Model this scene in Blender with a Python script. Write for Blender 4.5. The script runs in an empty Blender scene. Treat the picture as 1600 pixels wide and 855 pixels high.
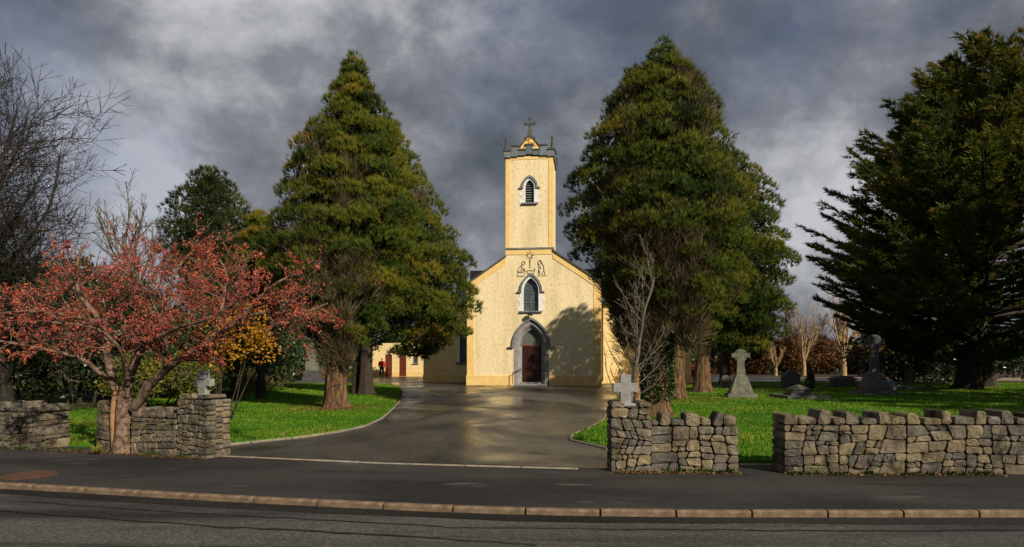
import bpy, bmesh, math, random
import numpy as np
from mathutils import Vector, Matrix
from mathutils.geometry import tessellate_polygon

# ------------------------------------------------------------------ camera
scene = bpy.context.scene
COL = scene.collection
EYE = 1.75          # eye height (m)
cam_data = bpy.data.cameras.new('camera')
cam_data.sensor_width = 36.0
cam_data.lens = 22.5
cam_data.shift_y = 0.0828
cam_data.clip_start = 0.1
cam_data.clip_end = 4000
cam = bpy.data.objects.new('camera', cam_data)
cam.location = (0, 0, EYE)
cam.rotation_euler = (math.radians(90), 0, 0)
COL.objects.link(cam)
scene.camera = cam

# ------------------------------------------------------------------ light
SUN_AZ = math.radians(40)      # to the right of straight behind the camera
SUN_EL = math.radians(33)
sun_vec = Vector((math.sin(SUN_AZ) * math.cos(SUN_EL), -math.cos(SUN_AZ) * math.cos(SUN_EL), math.sin(SUN_EL)))
sl = bpy.data.lights.new('sun', 'SUN')
sl.energy = 5.0
sl.angle = math.radians(0.5)
sl.color = (1.0, 0.88, 0.70)
so = bpy.data.objects.new('sun', sl)
so.rotation_euler = sun_vec.to_track_quat('Z', 'Y').to_euler()
so.location = (30, -30, 40)
COL.objects.link(so)

world = bpy.data.worlds.new('World')
scene.world = world
world.use_nodes = True
wn, wl = world.node_tree.nodes, world.node_tree.links
for n in list(wn):
    wn.remove(n)
w_out = wn.new('ShaderNodeOutputWorld')
w_bg = wn.new('ShaderNodeBackground')
w_bg.inputs['Strength'].default_value = 0.1
sky = wn.new('ShaderNodeTexSky')
sky.sky_type = 'NISHITA'
sky.sun_disc = False
sky.sun_elevation = SUN_EL
sky.sun_rotation = math.atan2(sun_vec.x, sun_vec.y)
tc = wn.new('ShaderNodeTexCoord')
def wmath(op, a, b=None):
    n = wn.new('ShaderNodeMath'); n.operation = op
    for i, v in enumerate((a, b)):
        if v is None: continue
        if isinstance(v, (int, float)): n.inputs[i].default_value = v
        else: wl.new(v, n.inputs[i])
    return n.outputs[0]
def wnoise(scale, detail, rough, dist, off):
    mp = wn.new('ShaderNodeMapping'); mp.inputs['Location'].default_value = off
    mp.inputs['Scale'].default_value = (1, 1, 1.35)
    wl.new(tc.outputs['Generated'], mp.inputs[0])
    n = wn.new('ShaderNodeTexNoise')
    n.inputs['Scale'].default_value = scale; n.inputs['Detail'].default_value = detail
    n.inputs['Roughness'].default_value = rough; n.inputs['Distortion'].default_value = dist
    wl.new(mp.outputs[0], n.inputs['Vector'])
    return n.outputs['Fac']
def wramp(fac, stops):
    r = wn.new('ShaderNodeValToRGB')
    wl.new(fac, r.inputs[0])
    els = r.color_ramp.elements
    while len(els) < len(stops): els.new(0.5)
    for e, (p, c) in zip(els, stops):
        e.position = p; e.color = tuple(c) + (1,)
    return r.outputs[0]
CLOUD_OFF = (3.4, 0.6, 2)
big = wnoise(2.4, 2, 0.5, 0.2, CLOUD_OFF)
fine = wnoise(4.6, 9, 0.60, 0.12, (2.2, 5.1, 1))
mixn = wmath('ADD', wmath('MULTIPLY', big, 0.46), wmath('MULTIPLY', fine, 0.54))
cloud_col = wramp(mixn, [(0.37, (0.58, 0.72, 0.94)), (0.46, (1.15, 1.28, 1.52)), (0.53, (2.1, 2.20, 2.45)), (0.63, (4.8, 4.9, 5.2))])
hole = wramp(wnoise(2.0, 4, 0.5, 0.3, (3.1, 9.4, 0)), [(0.52, (0, 0, 0)), (0.68, (1, 1, 1))])
mx = wn.new('ShaderNodeMix'); mx.data_type = 'RGBA'
sk_dim = wn.new('ShaderNodeMix'); sk_dim.data_type = 'RGBA'; sk_dim.blend_type = 'MULTIPLY'
sk_dim.inputs['Factor'].default_value = 1.0
wl.new(sky.outputs[0], sk_dim.inputs['A']); sk_dim.inputs['B'].default_value = (0.62, 0.55, 0.6, 1)
hf = wn.new('ShaderNodeSeparateColor'); wl.new(hole, hf.inputs[0])
wl.new(wmath('MULTIPLY', hf.outputs[0], 0.55), mx.inputs['Factor'])
wl.new(cloud_col, mx.inputs['A']); wl.new(sk_dim.outputs['Result'], mx.inputs['B'])
wl.new(mx.outputs['Result'], w_bg.inputs['Color'])
wl.new(w_bg.outputs[0], w_out.inputs[0])

vs = scene.view_settings
vs.view_transform = 'Standard'
vs.look = 'None'
vs.exposure = 0.15
vs.gamma = 1.0
vs.use_curve_mapping = False
cy = scene.cycles
cy.max_bounces = 6; cy.diffuse_bounces = 3; cy.glossy_bounces = 3
cy.transmission_bounces = 4; cy.transparent_max_bounces = 8
cy.caustics_reflective = False; cy.caustics_refractive = False
cy.use_denoising = True

# ------------------------------------------------------------------ helpers
def at(px, py, d):
    """photograph pixel (1600 wide) at distance d -> point in the place"""
    return np.array(((px - 800) / 1000 * d, d, EYE + (560 - py) / 1000 * d))

def new_obj(name, mesh, parent=None):
    o = bpy.data.objects.new(name, mesh)
    COL.objects.link(o)
    if parent is not None:
        o.parent = parent
    return o

def empty(name, loc=(0, 0, 0), rz=0.0):
    o = bpy.data.objects.new(name, None)
    o.empty_display_size = 0.3
    o.location = loc
    o.rotation_euler = (0, 0, rz)
    COL.objects.link(o)
    return o

def tag(o, label=None, cat=None, group=None, kind=None):
    if label: o['label'] = label
    if cat: o['category'] = cat
    if group: o['group'] = group
    if kind: o['kind'] = kind
    return o

def mesh_np(name, V, F, mat, parent=None, smooth=False, tint=None, loc=None):
    """V (n,3), F (m,k) arrays, one face size"""
    V = np.asarray(V, dtype=np.float32); F = np.asarray(F, dtype=np.int32)
    me = bpy.data.meshes.new(name)
    m, k = F.shape
    me.vertices.add(len(V)); me.vertices.foreach_set('co', V.ravel())
    me.loops.add(m * k); me.loops.foreach_set('vertex_index', F.ravel())
    me.polygons.add(m)
    me.polygons.foreach_set('loop_start', np.arange(0, m * k, k, dtype=np.int32))
    if smooth:
        me.polygons.foreach_set('use_smooth', np.ones(m, dtype=bool))
    if tint is not None:
        a = me.attributes.new('tint', 'FLOAT', 'POINT')
        a.data.foreach_set('value', np.asarray(tint, dtype=np.float32))
    me.update(calc_edges=True)
    me.materials.append(mat)
    o = new_obj(name, me, parent)
    if loc is not None: o.location = loc
    return o

class MB:
    """collects faces of one mesh"""
    def __init__(s): s.v = []; s.f = []
    def add(s, V, F):
        b = len(s.v)
        s.v += [tuple(map(float, p)) for p in V]
        s.f += [tuple(i + b for i in f) for f in F]
        return s
    def box(s, x0, x1, y0, y1, z0, z1, M=None):
        V = [(x0, y0, z0), (x1, y0, z0), (x1, y1, z0), (x0, y1, z0), (x0, y0, z1), (x1, y0, z1), (x1, y1, z1), (x0, y1, z1)]
        if M is not None: V = [tuple(M @ Vector(p)) for p in V]
        return s.add(V, [(0, 3, 2, 1), (4, 5, 6, 7), (0, 1, 5, 4), (1, 2, 6, 5), (2, 3, 7, 6), (3, 0, 4, 7)])
    def frustum(s, cx, cy, z0, z1, a0, b0, a1, b1):
        V = [(cx - a0, cy - b0, z0), (cx + a0, cy - b0, z0), (cx + a0, cy + b0, z0), (cx - a0, cy + b0, z0),
             (cx - a1, cy - b1, z1), (cx + a1, cy - b1, z1), (cx + a1, cy + b1, z1), (cx - a1, cy + b1, z1)]
        return s.add(V, [(0, 3, 2, 1), (4, 5, 6, 7), (0, 1, 5, 4), (1, 2, 6, 5), (2, 3, 7, 6), (3, 0, 4, 7)])
    def tube(s, pts, radii, sides=6, cap=True):
        V, F = tube_np(np.array(pts, float), np.array(radii, float) if hasattr(radii, '__len__') else np.full(len(pts), radii), sides)
        b = len(s.v); s.add(V, F.tolist())
        if cap:
            s.f.append(tuple(b + i for i in range(sides))[::-1])
            s.f.append(tuple(b + len(V) - sides + i for i in range(sides)))
        return s
    def lathe(s, prof, cx=0, cy=0, sides=10):
        """prof [(r, z)]"""
        b = len(s.v)
        for r, z in prof:
            for i in range(sides):
                a = 2 * math.pi * i / sides
                s.v.append((cx + r * math.cos(a), cy + r * math.sin(a), z))
        for j in range(len(prof) - 1):
            for i in range(sides):
                i2 = (i + 1) % sides
                s.f.append((b + j * sides + i, b + j * sides + i2, b + (j + 1) * sides + i2, b + (j + 1) * sides + i))
        s.f.append(tuple(b + i for i in range(sides))[::-1])
        s.f.append(tuple(b + (len(prof) - 1) * sides + i for i in range(sides)))
        return s
    def slab(s, outer, holes, y0, y1, cap_back=True):
        """outer and holes: loops of (x, z); a plate with openings between y0 and y1"""
        loops = [outer] + list(holes)
        flat = [p for l in loops for p in l]
        tris = tessellate_polygon([[Vector((p[0], p[1], 0)) for p in l] for l in loops])
        b = len(s.v); n = len(flat)
        s.v += [(p[0], y0, p[1]) for p in flat] + [(p[0], y1, p[1]) for p in flat]
        for t in tris:
            a, c, d = (flat[i] for i in t)
            cr = (c[0] - a[0]) * (d[1] - a[1]) - (c[1] - a[1]) * (d[0] - a[0])
            t = tuple(t) if cr > 0 else tuple(t)[::-1]
            s.f.append(tuple(b + i for i in t))
            if cap_back: s.f.append(tuple(b + n + i for i in t)[::-1])
        k = 0
        for l in loops:
            m = len(l)
            for i in range(m):
                i2 = (i + 1) % m
                s.f.append((b + k + i, b + n + k + i, b + n + k + i2, b + k + i2))
            k += m
        return s
    def build(s, name, mat, parent=None, smooth=False, bevel=0.0, loc=None, recalc=True):
        me = bpy.data.meshes.new(name)
        me.from_pydata(s.v, [], s.f)
        if recalc or bevel:
            bm = bmesh.new(); bm.from_mesh(me)
            if recalc: bmesh.ops.recalc_face_normals(bm, faces=bm.faces[:])
            if bevel:
                bmesh.ops.bevel(bm, geom=bm.edges[:], offset=bevel, segments=1, affect='EDGES', clamp_overlap=True)
            bm.to_mesh(me); bm.free()
        if smooth:
            me.polygons.foreach_set('use_smooth', np.ones(len(me.polygons), dtype=bool))
        me.materials.append(mat)
        me.update()
        o = new_obj(name, me, parent)
        if loc is not None: o.location = loc
        return o

def tube_np(P, R, sides):
    n = len(P)
    T = np.gradient(P, axis=0)
    T /= np.linalg.norm(T, axis=1, keepdims=True) + 1e-9
    ref = np.array((0.31, 0.17, 0.93)) if abs(T[0][2]) < 0.85 else np.array((0.95, 0.25, 0.1))
    N = np.cross(T, ref); N /= np.linalg.norm(N, axis=1, keepdims=True) + 1e-9
    B = np.cross(T, N)
    a = np.arange(sides) * 2 * np.pi / sides
    V = P[:, None, :] + R[:, None, None] * (np.cos(a)[None, :, None] * N[:, None, :] + np.sin(a)[None, :, None] * B[:, None, :])
    i = np.arange(sides); i2 = (i + 1) % sides
    base = (np.arange(n - 1) * sides)[:, None]
    F = np.stack([base + i, base + i2, base + sides + i2, base + sides + i], axis=-1).reshape(-1, 4)
    return V.reshape(-1, 3), F

def tubes_mesh(name, polys, mat, parent=None, sides_of=lambda r: 4 if r < 0.03 else (6 if r < 0.09 else 9), loc=None):
    VV, FF, b = [], [], 0
    for P, R in polys:
        V, F = tube_np(np.asarray(P, float), np.asarray(R, float), sides_of(R[0]))
        VV.append(V); FF.append(F + b); b += len(V)
    return mesh_np(name, np.concatenate(VV), np.concatenate(FF), mat, parent, smooth=True, loc=loc)

def copy_thing(src, **kw):
    """a copy of a thing with copies of its parts and sub-parts"""
    c = src.copy(); COL.objects.link(c)
    for ch in list(src.children):
        d = ch.copy(); COL.objects.link(d); d.parent = c
        for g in list(ch.children):
            e = g.copy(); COL.objects.link(e); e.parent = d
    return c

# ------------------------------------------------------------------ materials
def nd(nt, kind, **kw):
    n = nt.nodes.new(kind)
    for k, v in kw.items():
        setattr(n, k, v)
    return n

def base_mat(name):
    m = bpy.data.materials.new(name); m.use_nodes = True
    nt = m.node_tree
    return m, nt, nt.nodes['Principled BSDF'], nt.nodes['Material Output']

def ramp_node(nt, fac, stops, interp='LINEAR'):
    r = nt.nodes.new('ShaderNodeValToRGB'); r.color_ramp.interpolation = interp
    nt.links.new(fac, r.inputs[0])
    els = r.color_ramp.elements
    while len(els) < len(stops): els.new(0.5)
    for e, (p, c) in zip(els, stops):
        e.position = p; e.color = tuple(c) + (1,)
    return r.outputs[0]

def noise_node(nt, scale, detail=4, rough=0.55, vec=None, stretch=None, dist=0.0):
    n = nt.nodes.new('ShaderNodeTexNoise')
    n.inputs['Scale'].default_value = scale; n.inputs['Detail'].default_value = detail
    n.inputs['Roughness'].default_value = rough; n.inputs['Distortion'].default_value = dist
    if vec is None:
        t = nt.nodes.new('ShaderNodeTexCoord'); vec = t.outputs['Object']
    if stretch:
        mp = nt.nodes.new('ShaderNodeMapping'); mp.inputs['Scale'].default_value = stretch
        nt.links.new(vec, mp.inputs[0]); vec = mp.outputs[0]
    nt.links.new(vec, n.inputs['Vector'])
    return n.outputs['Fac']

def mat_simple(name, stops, scale=6, rough=0.75, bump=0.0, bscale=40, stretch=None, detail=5, spec=0.35, rand=0.0, bdist=0.02, metallic=0.0, world_pos=False, coat=0.0):
    """colour from a ramp over noise, relief from finer noise; rand varies lightness from object to object"""
    m, nt, bs, out = base_mat(name)
    vec = None
    if world_pos:
        g = nt.nodes.new('ShaderNodeNewGeometry'); vec = g.outputs['Position']
    f = noise_node(nt, scale, detail, 0.6, vec, stretch)
    col = ramp_node(nt, f, stops)
    if rand:
        oi = nt.nodes.new('ShaderNodeObjectInfo')
        hsv = nt.nodes.new('ShaderNodeHueSaturation')
        mr = nt.nodes.new('ShaderNodeMapRange')
        mr.inputs['To Min'].default_value = 1 - rand; mr.inputs['To Max'].default_value = 1 + rand
        nt.links.new(oi.outputs['Random'], mr.inputs['Value'])
        nt.links.new(mr.outputs[0], hsv.inputs['Value'])
        mr2 = nt.nodes.new('ShaderNodeMapRange')
        mr2.inputs['To Min'].default_value = 0.6; mr2.inputs['To Max'].default_value = 1.25
        ml = nt.nodes.new('ShaderNodeMath'); ml.operation = 'FRACT'
        ml2 = nt.nodes.new('ShaderNodeMath'); ml2.operation = 'MULTIPLY'; ml2.inputs[1].default_value = 7.31
        nt.links.new(oi.outputs['Random'], ml2.inputs[0]); nt.links.new(ml2.outputs[0], ml.inputs[0])
        nt.links.new(ml.outputs[0], mr2.inputs['Value']); nt.links.new(mr2.outputs[0], hsv.inputs['Saturation'])
        nt.links.new(col, hsv.inputs['Color']); col = hsv.outputs[0]
    nt.links.new(col, bs.inputs['Base Color'])
    bs.inputs['Roughness'].default_value = rough
    bs.inputs['Specular IOR Level'].default_value = spec
    bs.inputs['Metallic'].default_value = metallic
    bs.inputs['Coat Weight'].default_value = coat
    if bump:
        f2 = noise_node(nt, bscale, 5, 0.65, vec, stretch)
        b = nt.nodes.new('ShaderNodeBump'); b.inputs['Strength'].default_value = bump; b.inputs['Distance'].default_value = bdist
        nt.links.new(f2, b.inputs['Height']); nt.links.new(b.outputs[0], bs.inputs['Normal'])
    return m

def mat_leaf(name, stops, rough=0.6, trans=0.25, tcol=None, spec=0.25):
    """leaf colours from the tint attribute, which differs from spray to spray"""
    m, nt, bs, out = base_mat(name)
    a = nt.nodes.new('ShaderNodeAttribute'); a.attribute_name = 'tint'
    col = ramp_node(nt, a.outputs['Fac'], stops)
    nt.links.new(col, bs.inputs['Base Color'])
    bs.inputs['Roughness'].default_value = rough
    bs.inputs['Specular IOR Level'].default_value = spec
    tr = nt.nodes.new('ShaderNodeBsdfTranslucent')
    nt.links.new(col, tr.inputs['Color'])
    mx = nt.nodes.new('ShaderNodeMixShader'); mx.inputs[0].default_value = trans
    nt.links.new(bs.outputs[0], mx.inputs[1]); nt.links.new(tr.outputs[0], mx.inputs[2])
    nt.links.new(mx.outputs[0], out.inputs['Surface'])
    return m

M = {}
# masonry and ground
def mat_roughcast():
    m, nt, bs, out = base_mat('roughcast')
    f = noise_node(nt, 5.5, 6, 0.7)
    col = ramp_node(nt, f, [(0.34, (0.62, 0.49, 0.28)), (0.44, (0.82, 0.68, 0.41)), (0.60, (0.88, 0.75, 0.48))])
    st = noise_node(nt, 0.9, 6, 0.62, None, (1, 1, 0.16))
    mixn = nt.nodes.new('ShaderNodeMix'); mixn.data_type = 'RGBA'; mixn.blend_type = 'MULTIPLY'
    mixn.inputs['Factor'].default_value = 1
    nt.links.new(col, mixn.inputs['A'])
    nt.links.new(ramp_node(nt, st, [(0.3, (0.74, 0.72, 0.66)), (0.55, (1, 1, 1))]), mixn.inputs['B'])
    nt.links.new(mixn.outputs['Result'], bs.inputs['Base Color'])
    bs.inputs['Roughness'].default_value = 0.9; bs.inputs['Specular IOR Level'].default_value = 0.15
    b = nt.nodes.new('ShaderNodeBump'); b.inputs['Strength'].default_value = 0.8; b.inputs['Distance'].default_value = 0.036
    nt.links.new(noise_node(nt, 9.5, 3, 0.75), b.inputs['Height']); nt.links.new(b.outputs[0], bs.inputs['Normal'])
    return m
M['roughcast'] = mat_roughcast()
M['render_yellow'] = mat_simple('smooth_yellow_render', [(0.3, (0.74, 0.50, 0.18)), (0.6, (0.84, 0.60, 0.24))], 2.5, 0.85, 0.15, 30, spec=0.2)
M['render_cream'] = mat_simple('smooth_cream_render', [(0.3, (0.74, 0.56, 0.27)), (0.6, (0.82, 0.64, 0.33))], 2, 0.88, 0.3, 14, spec=0.2)
M['white_trim'] = mat_simple('white_painted_stone', [(0.3, (0.70, 0.69, 0.66)), (0.6, (0.82, 0.82, 0.80))], 5, 0.7, 0.1, 30)
M['grey_trim'] = mat_simple('weathered_grey_stone', [(0.3, (0.09, 0.10, 0.11)), (0.6, (0.20, 0.21, 0.22))], 5, 0.8, 0.3, 30, rand=0.12)
M['door_stone'] = mat_simple('grey_limestone', [(0.3, (0.17, 0.17, 0.17)), (0.62, (0.28, 0.275, 0.27))], 3, 0.8, 0.3, 25)
M['slate'] = mat_simple('blue_grey_slate', [(0.3, (0.085, 0.11, 0.125)), (0.6, (0.15, 0.185, 0.205))], 3, 0.6, 0.2, 25, rand=0.2)
M['slate_edge'] = mat_simple('mossy_slate_edge', [(0.3, (0.035, 0.04, 0.03)), (0.6, (0.09, 0.095, 0.07))], 5, 0.8, 0.3, 25)
M['iron'] = mat_simple('dark_iron', [(0.3, (0.012, 0.012, 0.013)), (0.7, (0.03, 0.03, 0.032))], 8, 0.5, 0.1, 40)
M['door_wood'] = mat_simple('brown_varnished_wood', [(0.3, (0.022, 0.006, 0.004)), (0.7, (0.045, 0.013, 0.007))], 3, 0.45, 0.2, 20, stretch=(9, 9, 0.6))  # brown wood, darkened in colour for the tree shade on the door
M['red_paint'] = mat_simple('oxblood_door_paint', [(0.3, (0.115, 0.022, 0.012)), (0.7, (0.145, 0.03, 0.015))], 3, 0.5)
M['glass'] = mat_simple('dull_leaded_glass', [(0.35, (0.045, 0.065, 0.075)), (0.65, (0.085, 0.11, 0.12))], 3, 0.22, 0.15, 12, spec=0.6)
M['fan_glass'] = mat_simple('stained_fanlight_glass', [(0.3, (0.05, 0.07, 0.05)), (0.55, (0.16, 0.17, 0.13)), (0.7, (0.10, 0.06, 0.04))], 9, 0.3, 0.2, 20, spec=0.5)
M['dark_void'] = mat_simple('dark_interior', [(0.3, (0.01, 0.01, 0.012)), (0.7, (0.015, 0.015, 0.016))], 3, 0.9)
M['gold_render'] = mat_simple('golden_carved_render', [(0.36, (0.30, 0.13, 0.02)), (0.5, (0.80, 0.52, 0.13)), (0.62, (0.86, 0.66, 0.3))], 5, 0.8, 0.4, 12, spec=0.2)
M['white_stone'] = mat_simple('pale_limestone_cross', [(0.3, (0.17, 0.17, 0.16)), (0.6, (0.28, 0.28, 0.275))], 9, 0.85, 0.3, 45)
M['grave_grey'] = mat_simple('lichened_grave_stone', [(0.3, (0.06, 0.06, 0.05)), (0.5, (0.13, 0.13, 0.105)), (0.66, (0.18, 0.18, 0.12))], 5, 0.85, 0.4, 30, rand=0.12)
M['grave_dark'] = mat_simple('dark_granite_and_grave_shade', [(0.3, (0.04, 0.04, 0.042)), (0.6, (0.08, 0.08, 0.085))], 5, 0.6, 0.2, 40, rand=0.15)
M['grave_blue'] = mat_simple('blue_grey_grave_chippings', [(0.3, (0.13, 0.17, 0.30)), (0.6, (0.22, 0.28, 0.42))], 14, 0.8, 0.6, 40)
M['lead'] = mat_simple('lead_flashing', [(0.3, (0.11, 0.12, 0.13)), (0.6, (0.18, 0.19, 0.2))], 6, 0.6)

def mat_stone():
    """wall stone: grey limestone stained buff and brown, dark and mossy streaks"""
    m, nt, bs, out = base_mat('limestone_rubble')
    g = nt.nodes.new('ShaderNodeNewGeometry'); vec = g.outputs['Position']
    oi = nt.nodes.new('ShaderNodeObjectInfo')
    base = ramp_node(nt, oi.outputs['Random'], [(0.0, (0.10, 0.096, 0.09)), (0.25, (0.18, 0.165, 0.145)), (0.45, (0.26, 0.215, 0.135)), (0.6, (0.14, 0.13, 0.125)), (0.8, (0.28, 0.24, 0.16)), (1.0, (0.20, 0.165, 0.14))])
    st = ramp_node(nt, noise_node(nt, 3.2, 6, 0.65, vec, (1, 1, 0.7)), [(0.34, (0.10, 0.095, 0.08)), (0.47, (0.62, 0.60, 0.56)), (0.62, (1.1, 1.06, 1.0))])
    m1 = nt.nodes.new('ShaderNodeMix'); m1.data_type = 'RGBA'; m1.blend_type = 'MULTIPLY'; m1.inputs['Factor'].default_value = 1
    nt.links.new(base, m1.inputs['A']); nt.links.new(st, m1.inputs['B'])
    mo = nt.nodes.new('ShaderNodeMix'); mo.data_type = 'RGBA'
    mf = ramp_node(nt, noise_node(nt, 5.5, 5, 0.7, vec), [(0.56, (0, 0, 0)), (0.70, (0.75, 0.75, 0.75))])
    sc = nt.nodes.new('ShaderNodeSeparateColor'); nt.links.new(mf, sc.inputs[0])
    nt.links.new(sc.outputs[0], mo.inputs['Factor']); nt.links.new(m1.outputs['Result'], mo.inputs['A'])
    mo.inputs['B'].default_value = (0.10, 0.10, 0.035, 1)
    fr = nt.nodes.new('ShaderNodeMix'); fr.data_type = 'RGBA'; fr.blend_type = 'MULTIPLY'; fr.inputs['Factor'].default_value = 1
    nt.links.new(mo.outputs['Result'], fr.inputs['A'])
    nt.links.new(ramp_node(nt, noise_node(nt, 38, 5, 0.7, vec), [(0.33, (0.62, 0.62, 0.62)), (0.6, (1.1, 1.1, 1.1))]), fr.inputs['B'])
    nt.links.new(fr.outputs['Result'], bs.inputs['Base Color'])
    bs.inputs['Roughness'].default_value = 0.9; bs.inputs['Specular IOR Level'].default_value = 0.2
    b = nt.nodes.new('ShaderNodeBump'); b.inputs['Strength'].default_value = 0.8; b.inputs['Distance'].default_value = 0.025
    nt.links.new(noise_node(nt, 22, 6, 0.7, vec), b.inputs['Height']); nt.links.new(b.outputs[0], bs.inputs['Normal'])
    return m
M['stone'] = mat_stone()
M['mortar'] = mat_simple('dark_earthy_mortar', [(0.3, (0.03, 0.027, 0.022)), (0.6, (0.07, 0.06, 0.05))], 12, 0.95, 0.6, 40)

def mat_tarmac(name, dark, light, wet, scale_wet, streak, pale=None, seam=False):
    """asphalt with stone chippings, worn paler patches and damp areas"""
    m, nt, bs, out = base_mat(name)
    g = nt.nodes.new('ShaderNodeNewGeometry'); vec = g.outputs['Position']
    big = noise_node(nt, 0.55, 5, 0.6, vec, streak, 0.4)
    col = ramp_node(nt, big, [(0.38, dark), (0.58, light)])
    chips = ramp_node(nt, noise_node(nt, 36, 6, 0.9, vec), [(0.38, (0.35, 0.35, 0.35)), (0.52, (0.95, 0.95, 0.95)), (0.66, (3.0, 2.9, 2.7))])
    m1 = nt.nodes.new('ShaderNodeMix'); m1.data_type = 'RGBA'; m1.blend_type = 'MULTIPLY'; m1.inputs['Factor'].default_value = 1
    nt.links.new(col, m1.inputs['A']); nt.links.new(chips, m1.inputs['B'])
    last = m1.outputs['Result']
    if pale:
        pf = ramp_node(nt, noise_node(nt, pale[0], 6, 0.7, vec, (0.45, 1.6, 1)), [(pale[1], (0, 0, 0)), (pale[1] + 0.1, (0.8, 0.8, 0.8))])
        sc = nt.nodes.new('ShaderNodeSeparateColor'); nt.links.new(pf, sc.inputs[0])
        mp = nt.nodes.new('ShaderNodeMix'); mp.data_type = 'RGBA'
        nt.links.new(sc.outputs[0], mp.inputs['Factor']); nt.links.new(last, mp.inputs['A'])
        mp.inputs['B'].default_value = (0.115, 0.105, 0.095, 1); last = mp.outputs['Result']
    nt.links.new(last, bs.inputs['Base Color'])
    wf = noise_node(nt, scale_wet, 4, 0.6, vec, (1, 0.5, 1), 0.6)
    rr = nt.nodes.new('ShaderNodeMapRange'); rr.inputs['From Min'].default_value = 0.36; rr.inputs['From Max'].default_value = 0.64
    rr.inputs['To Min'].default_value = wet[0]; rr.inputs['To Max'].default_value = wet[1]
    nt.links.new(wf, rr.inputs['Value']); nt.links.new(rr.outputs[0], bs.inputs['Roughness'])
    bs.inputs['Specular IOR Level'].default_value = wet[2]
    b = nt.nodes.new('ShaderNodeBump'); b.inputs['Strength'].default_value = wet[3]; b.inputs['Distance'].default_value = 0.01
    nt.links.new(noise_node(nt, 85, 3, 0.7, vec), b.inputs['Height']); nt.links.new(b.outputs[0], bs.inputs['Normal'])
    return m
M['road'] = mat_tarmac('road_asphalt', (0.014, 0.014, 0.014), (0.075, 0.072, 0.068), (0.55, 0.9, 0.3, 0.6), 1.2, (0.22, 1.9, 1), (0.9, 0.60))
M['path'] = mat_tarmac('footpath_asphalt', (0.018, 0.017, 0.017), (0.042, 0.039, 0.037), (0.6, 0.9, 0.25, 0.8), 1.2, (0.4, 1.2, 1), (1.1, 0.60))
M['drive'] = mat_tarmac('damp_driveway_asphalt', (0.014, 0.014, 0.014), (0.062, 0.056, 0.047), (0.16, 0.60, 0.55, 0.22), 0.42, (0.7, 0.4, 1))
M['kerb'] = mat_simple('buff_kerbstone', [(0.3, (0.075, 0.05, 0.033)), (0.5, (0.145, 0.10, 0.064)), (0.66, (0.21, 0.155, 0.105))], 7, 0.85, 0.4, 50)
M['edging'] = mat_simple('concrete_edging', [(0.3, (0.14, 0.12, 0.085)), (0.62, (0.27, 0.235, 0.17))], 6, 0.9, 0.4, 50, rand=0.1)
M['earth'] = mat_simple('rough_ground', [(0.3, (0.03, 0.035, 0.012)), (0.5, (0.05, 0.07, 0.018)), (0.65, (0.07, 0.06, 0.03))], 0.4, 0.95, 0.6, 12, world_pos=True)
M['soil'] = mat_simple('dark_soil', [(0.3, (0.018, 0.013, 0.008)), (0.65, (0.05, 0.034, 0.02))], 3, 0.95, 0.8, 16, world_pos=True, bdist=0.05)
M['gravel_path'] = mat_simple('buff_gravel', [(0.3, (0.15, 0.115, 0.075)), (0.65, (0.26, 0.20, 0.13))], 2, 0.95, 0.5, 30, world_pos=True)
M['lawn'] = mat_simple('lawn_turf', [(0.30, (0.030, 0.10, 0.006)), (0.5, (0.055, 0.165, 0.008)), (0.66, (0.11, 0.19, 0.012))], 0.9, 0.9, 0.7, 20, world_pos=True, spec=0.1, bdist=0.04)
M['grass'] = mat_leaf('grass_blade', [(0.0, (0.036, 0.115, 0.004)), (0.45, (0.088, 0.225, 0.008)), (0.8, (0.19, 0.28, 0.016)), (1.0, (0.28, 0.25, 0.045))], 0.6, 0.35)
M['gutter'] = mat_tarmac('dark_gutter', (0.010, 0.010, 0.009), (0.022, 0.021, 0.019), (0.7, 0.95, 0.2, 0.9), 1.5, (0.3, 1.5, 1), (2.5, 0.66))
M['rust'] = mat_simple('rusty_cast_iron', [(0.3, (0.05, 0.026, 0.016)), (0.62, (0.10, 0.05, 0.03))], 12, 0.75, 0.4, 40)
# wood and leaf
M['bark_red'] = mat_simple('reddish_fibrous_bark', [(0.34, (0.04, 0.020, 0.012)), (0.48, (0.14, 0.072, 0.038)), (0.64, (0.27, 0.175, 0.085))], 3, 0.95, 1.0, 7, stretch=(6, 6, 0.7), bdist=0.09)
M['bark_dark'] = mat_simple('dark_bark', [(0.30, (0.018, 0.014, 0.010)), (0.62, (0.06, 0.045, 0.032))], 5, 0.95, 0.8, 12, stretch=(4, 4, 0.6), bdist=0.04)
M['bark_moss'] = mat_simple('mossy_pinkish_bark', [(0.30, (0.03, 0.020, 0.015)), (0.46, (0.10, 0.062, 0.042)), (0.58, (0.22, 0.15, 0.11)), (0.7, (0.09, 0.10, 0.04))], 9, 0.9, 0.7, 30, bdist=0.02)
M['bark_grey'] = mat_simple('grey_lichened_bark', [(0.3, (0.07, 0.06, 0.045)), (0.6, (0.17, 0.15, 0.11))], 10, 0.9, 0.5, 30)
M['bark_orange'] = mat_simple('orange_brown_bark', [(0.3, (0.16, 0.07, 0.03)), (0.6, (0.34, 0.19, 0.09))], 5, 0.9, 0.5, 20)
M['bark_pale'] = mat_simple('pale_winter_bark', [(0.3, (0.22, 0.14, 0.07)), (0.6, (0.42, 0.29, 0.15))], 3, 0.9, 0.4, 20)
M['bark_black'] = mat_simple('nearly_black_bark', [(0.3, (0.012, 0.011, 0.010)), (0.6, (0.045, 0.036, 0.028))], 5, 0.95, 0.5, 15)
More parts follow.
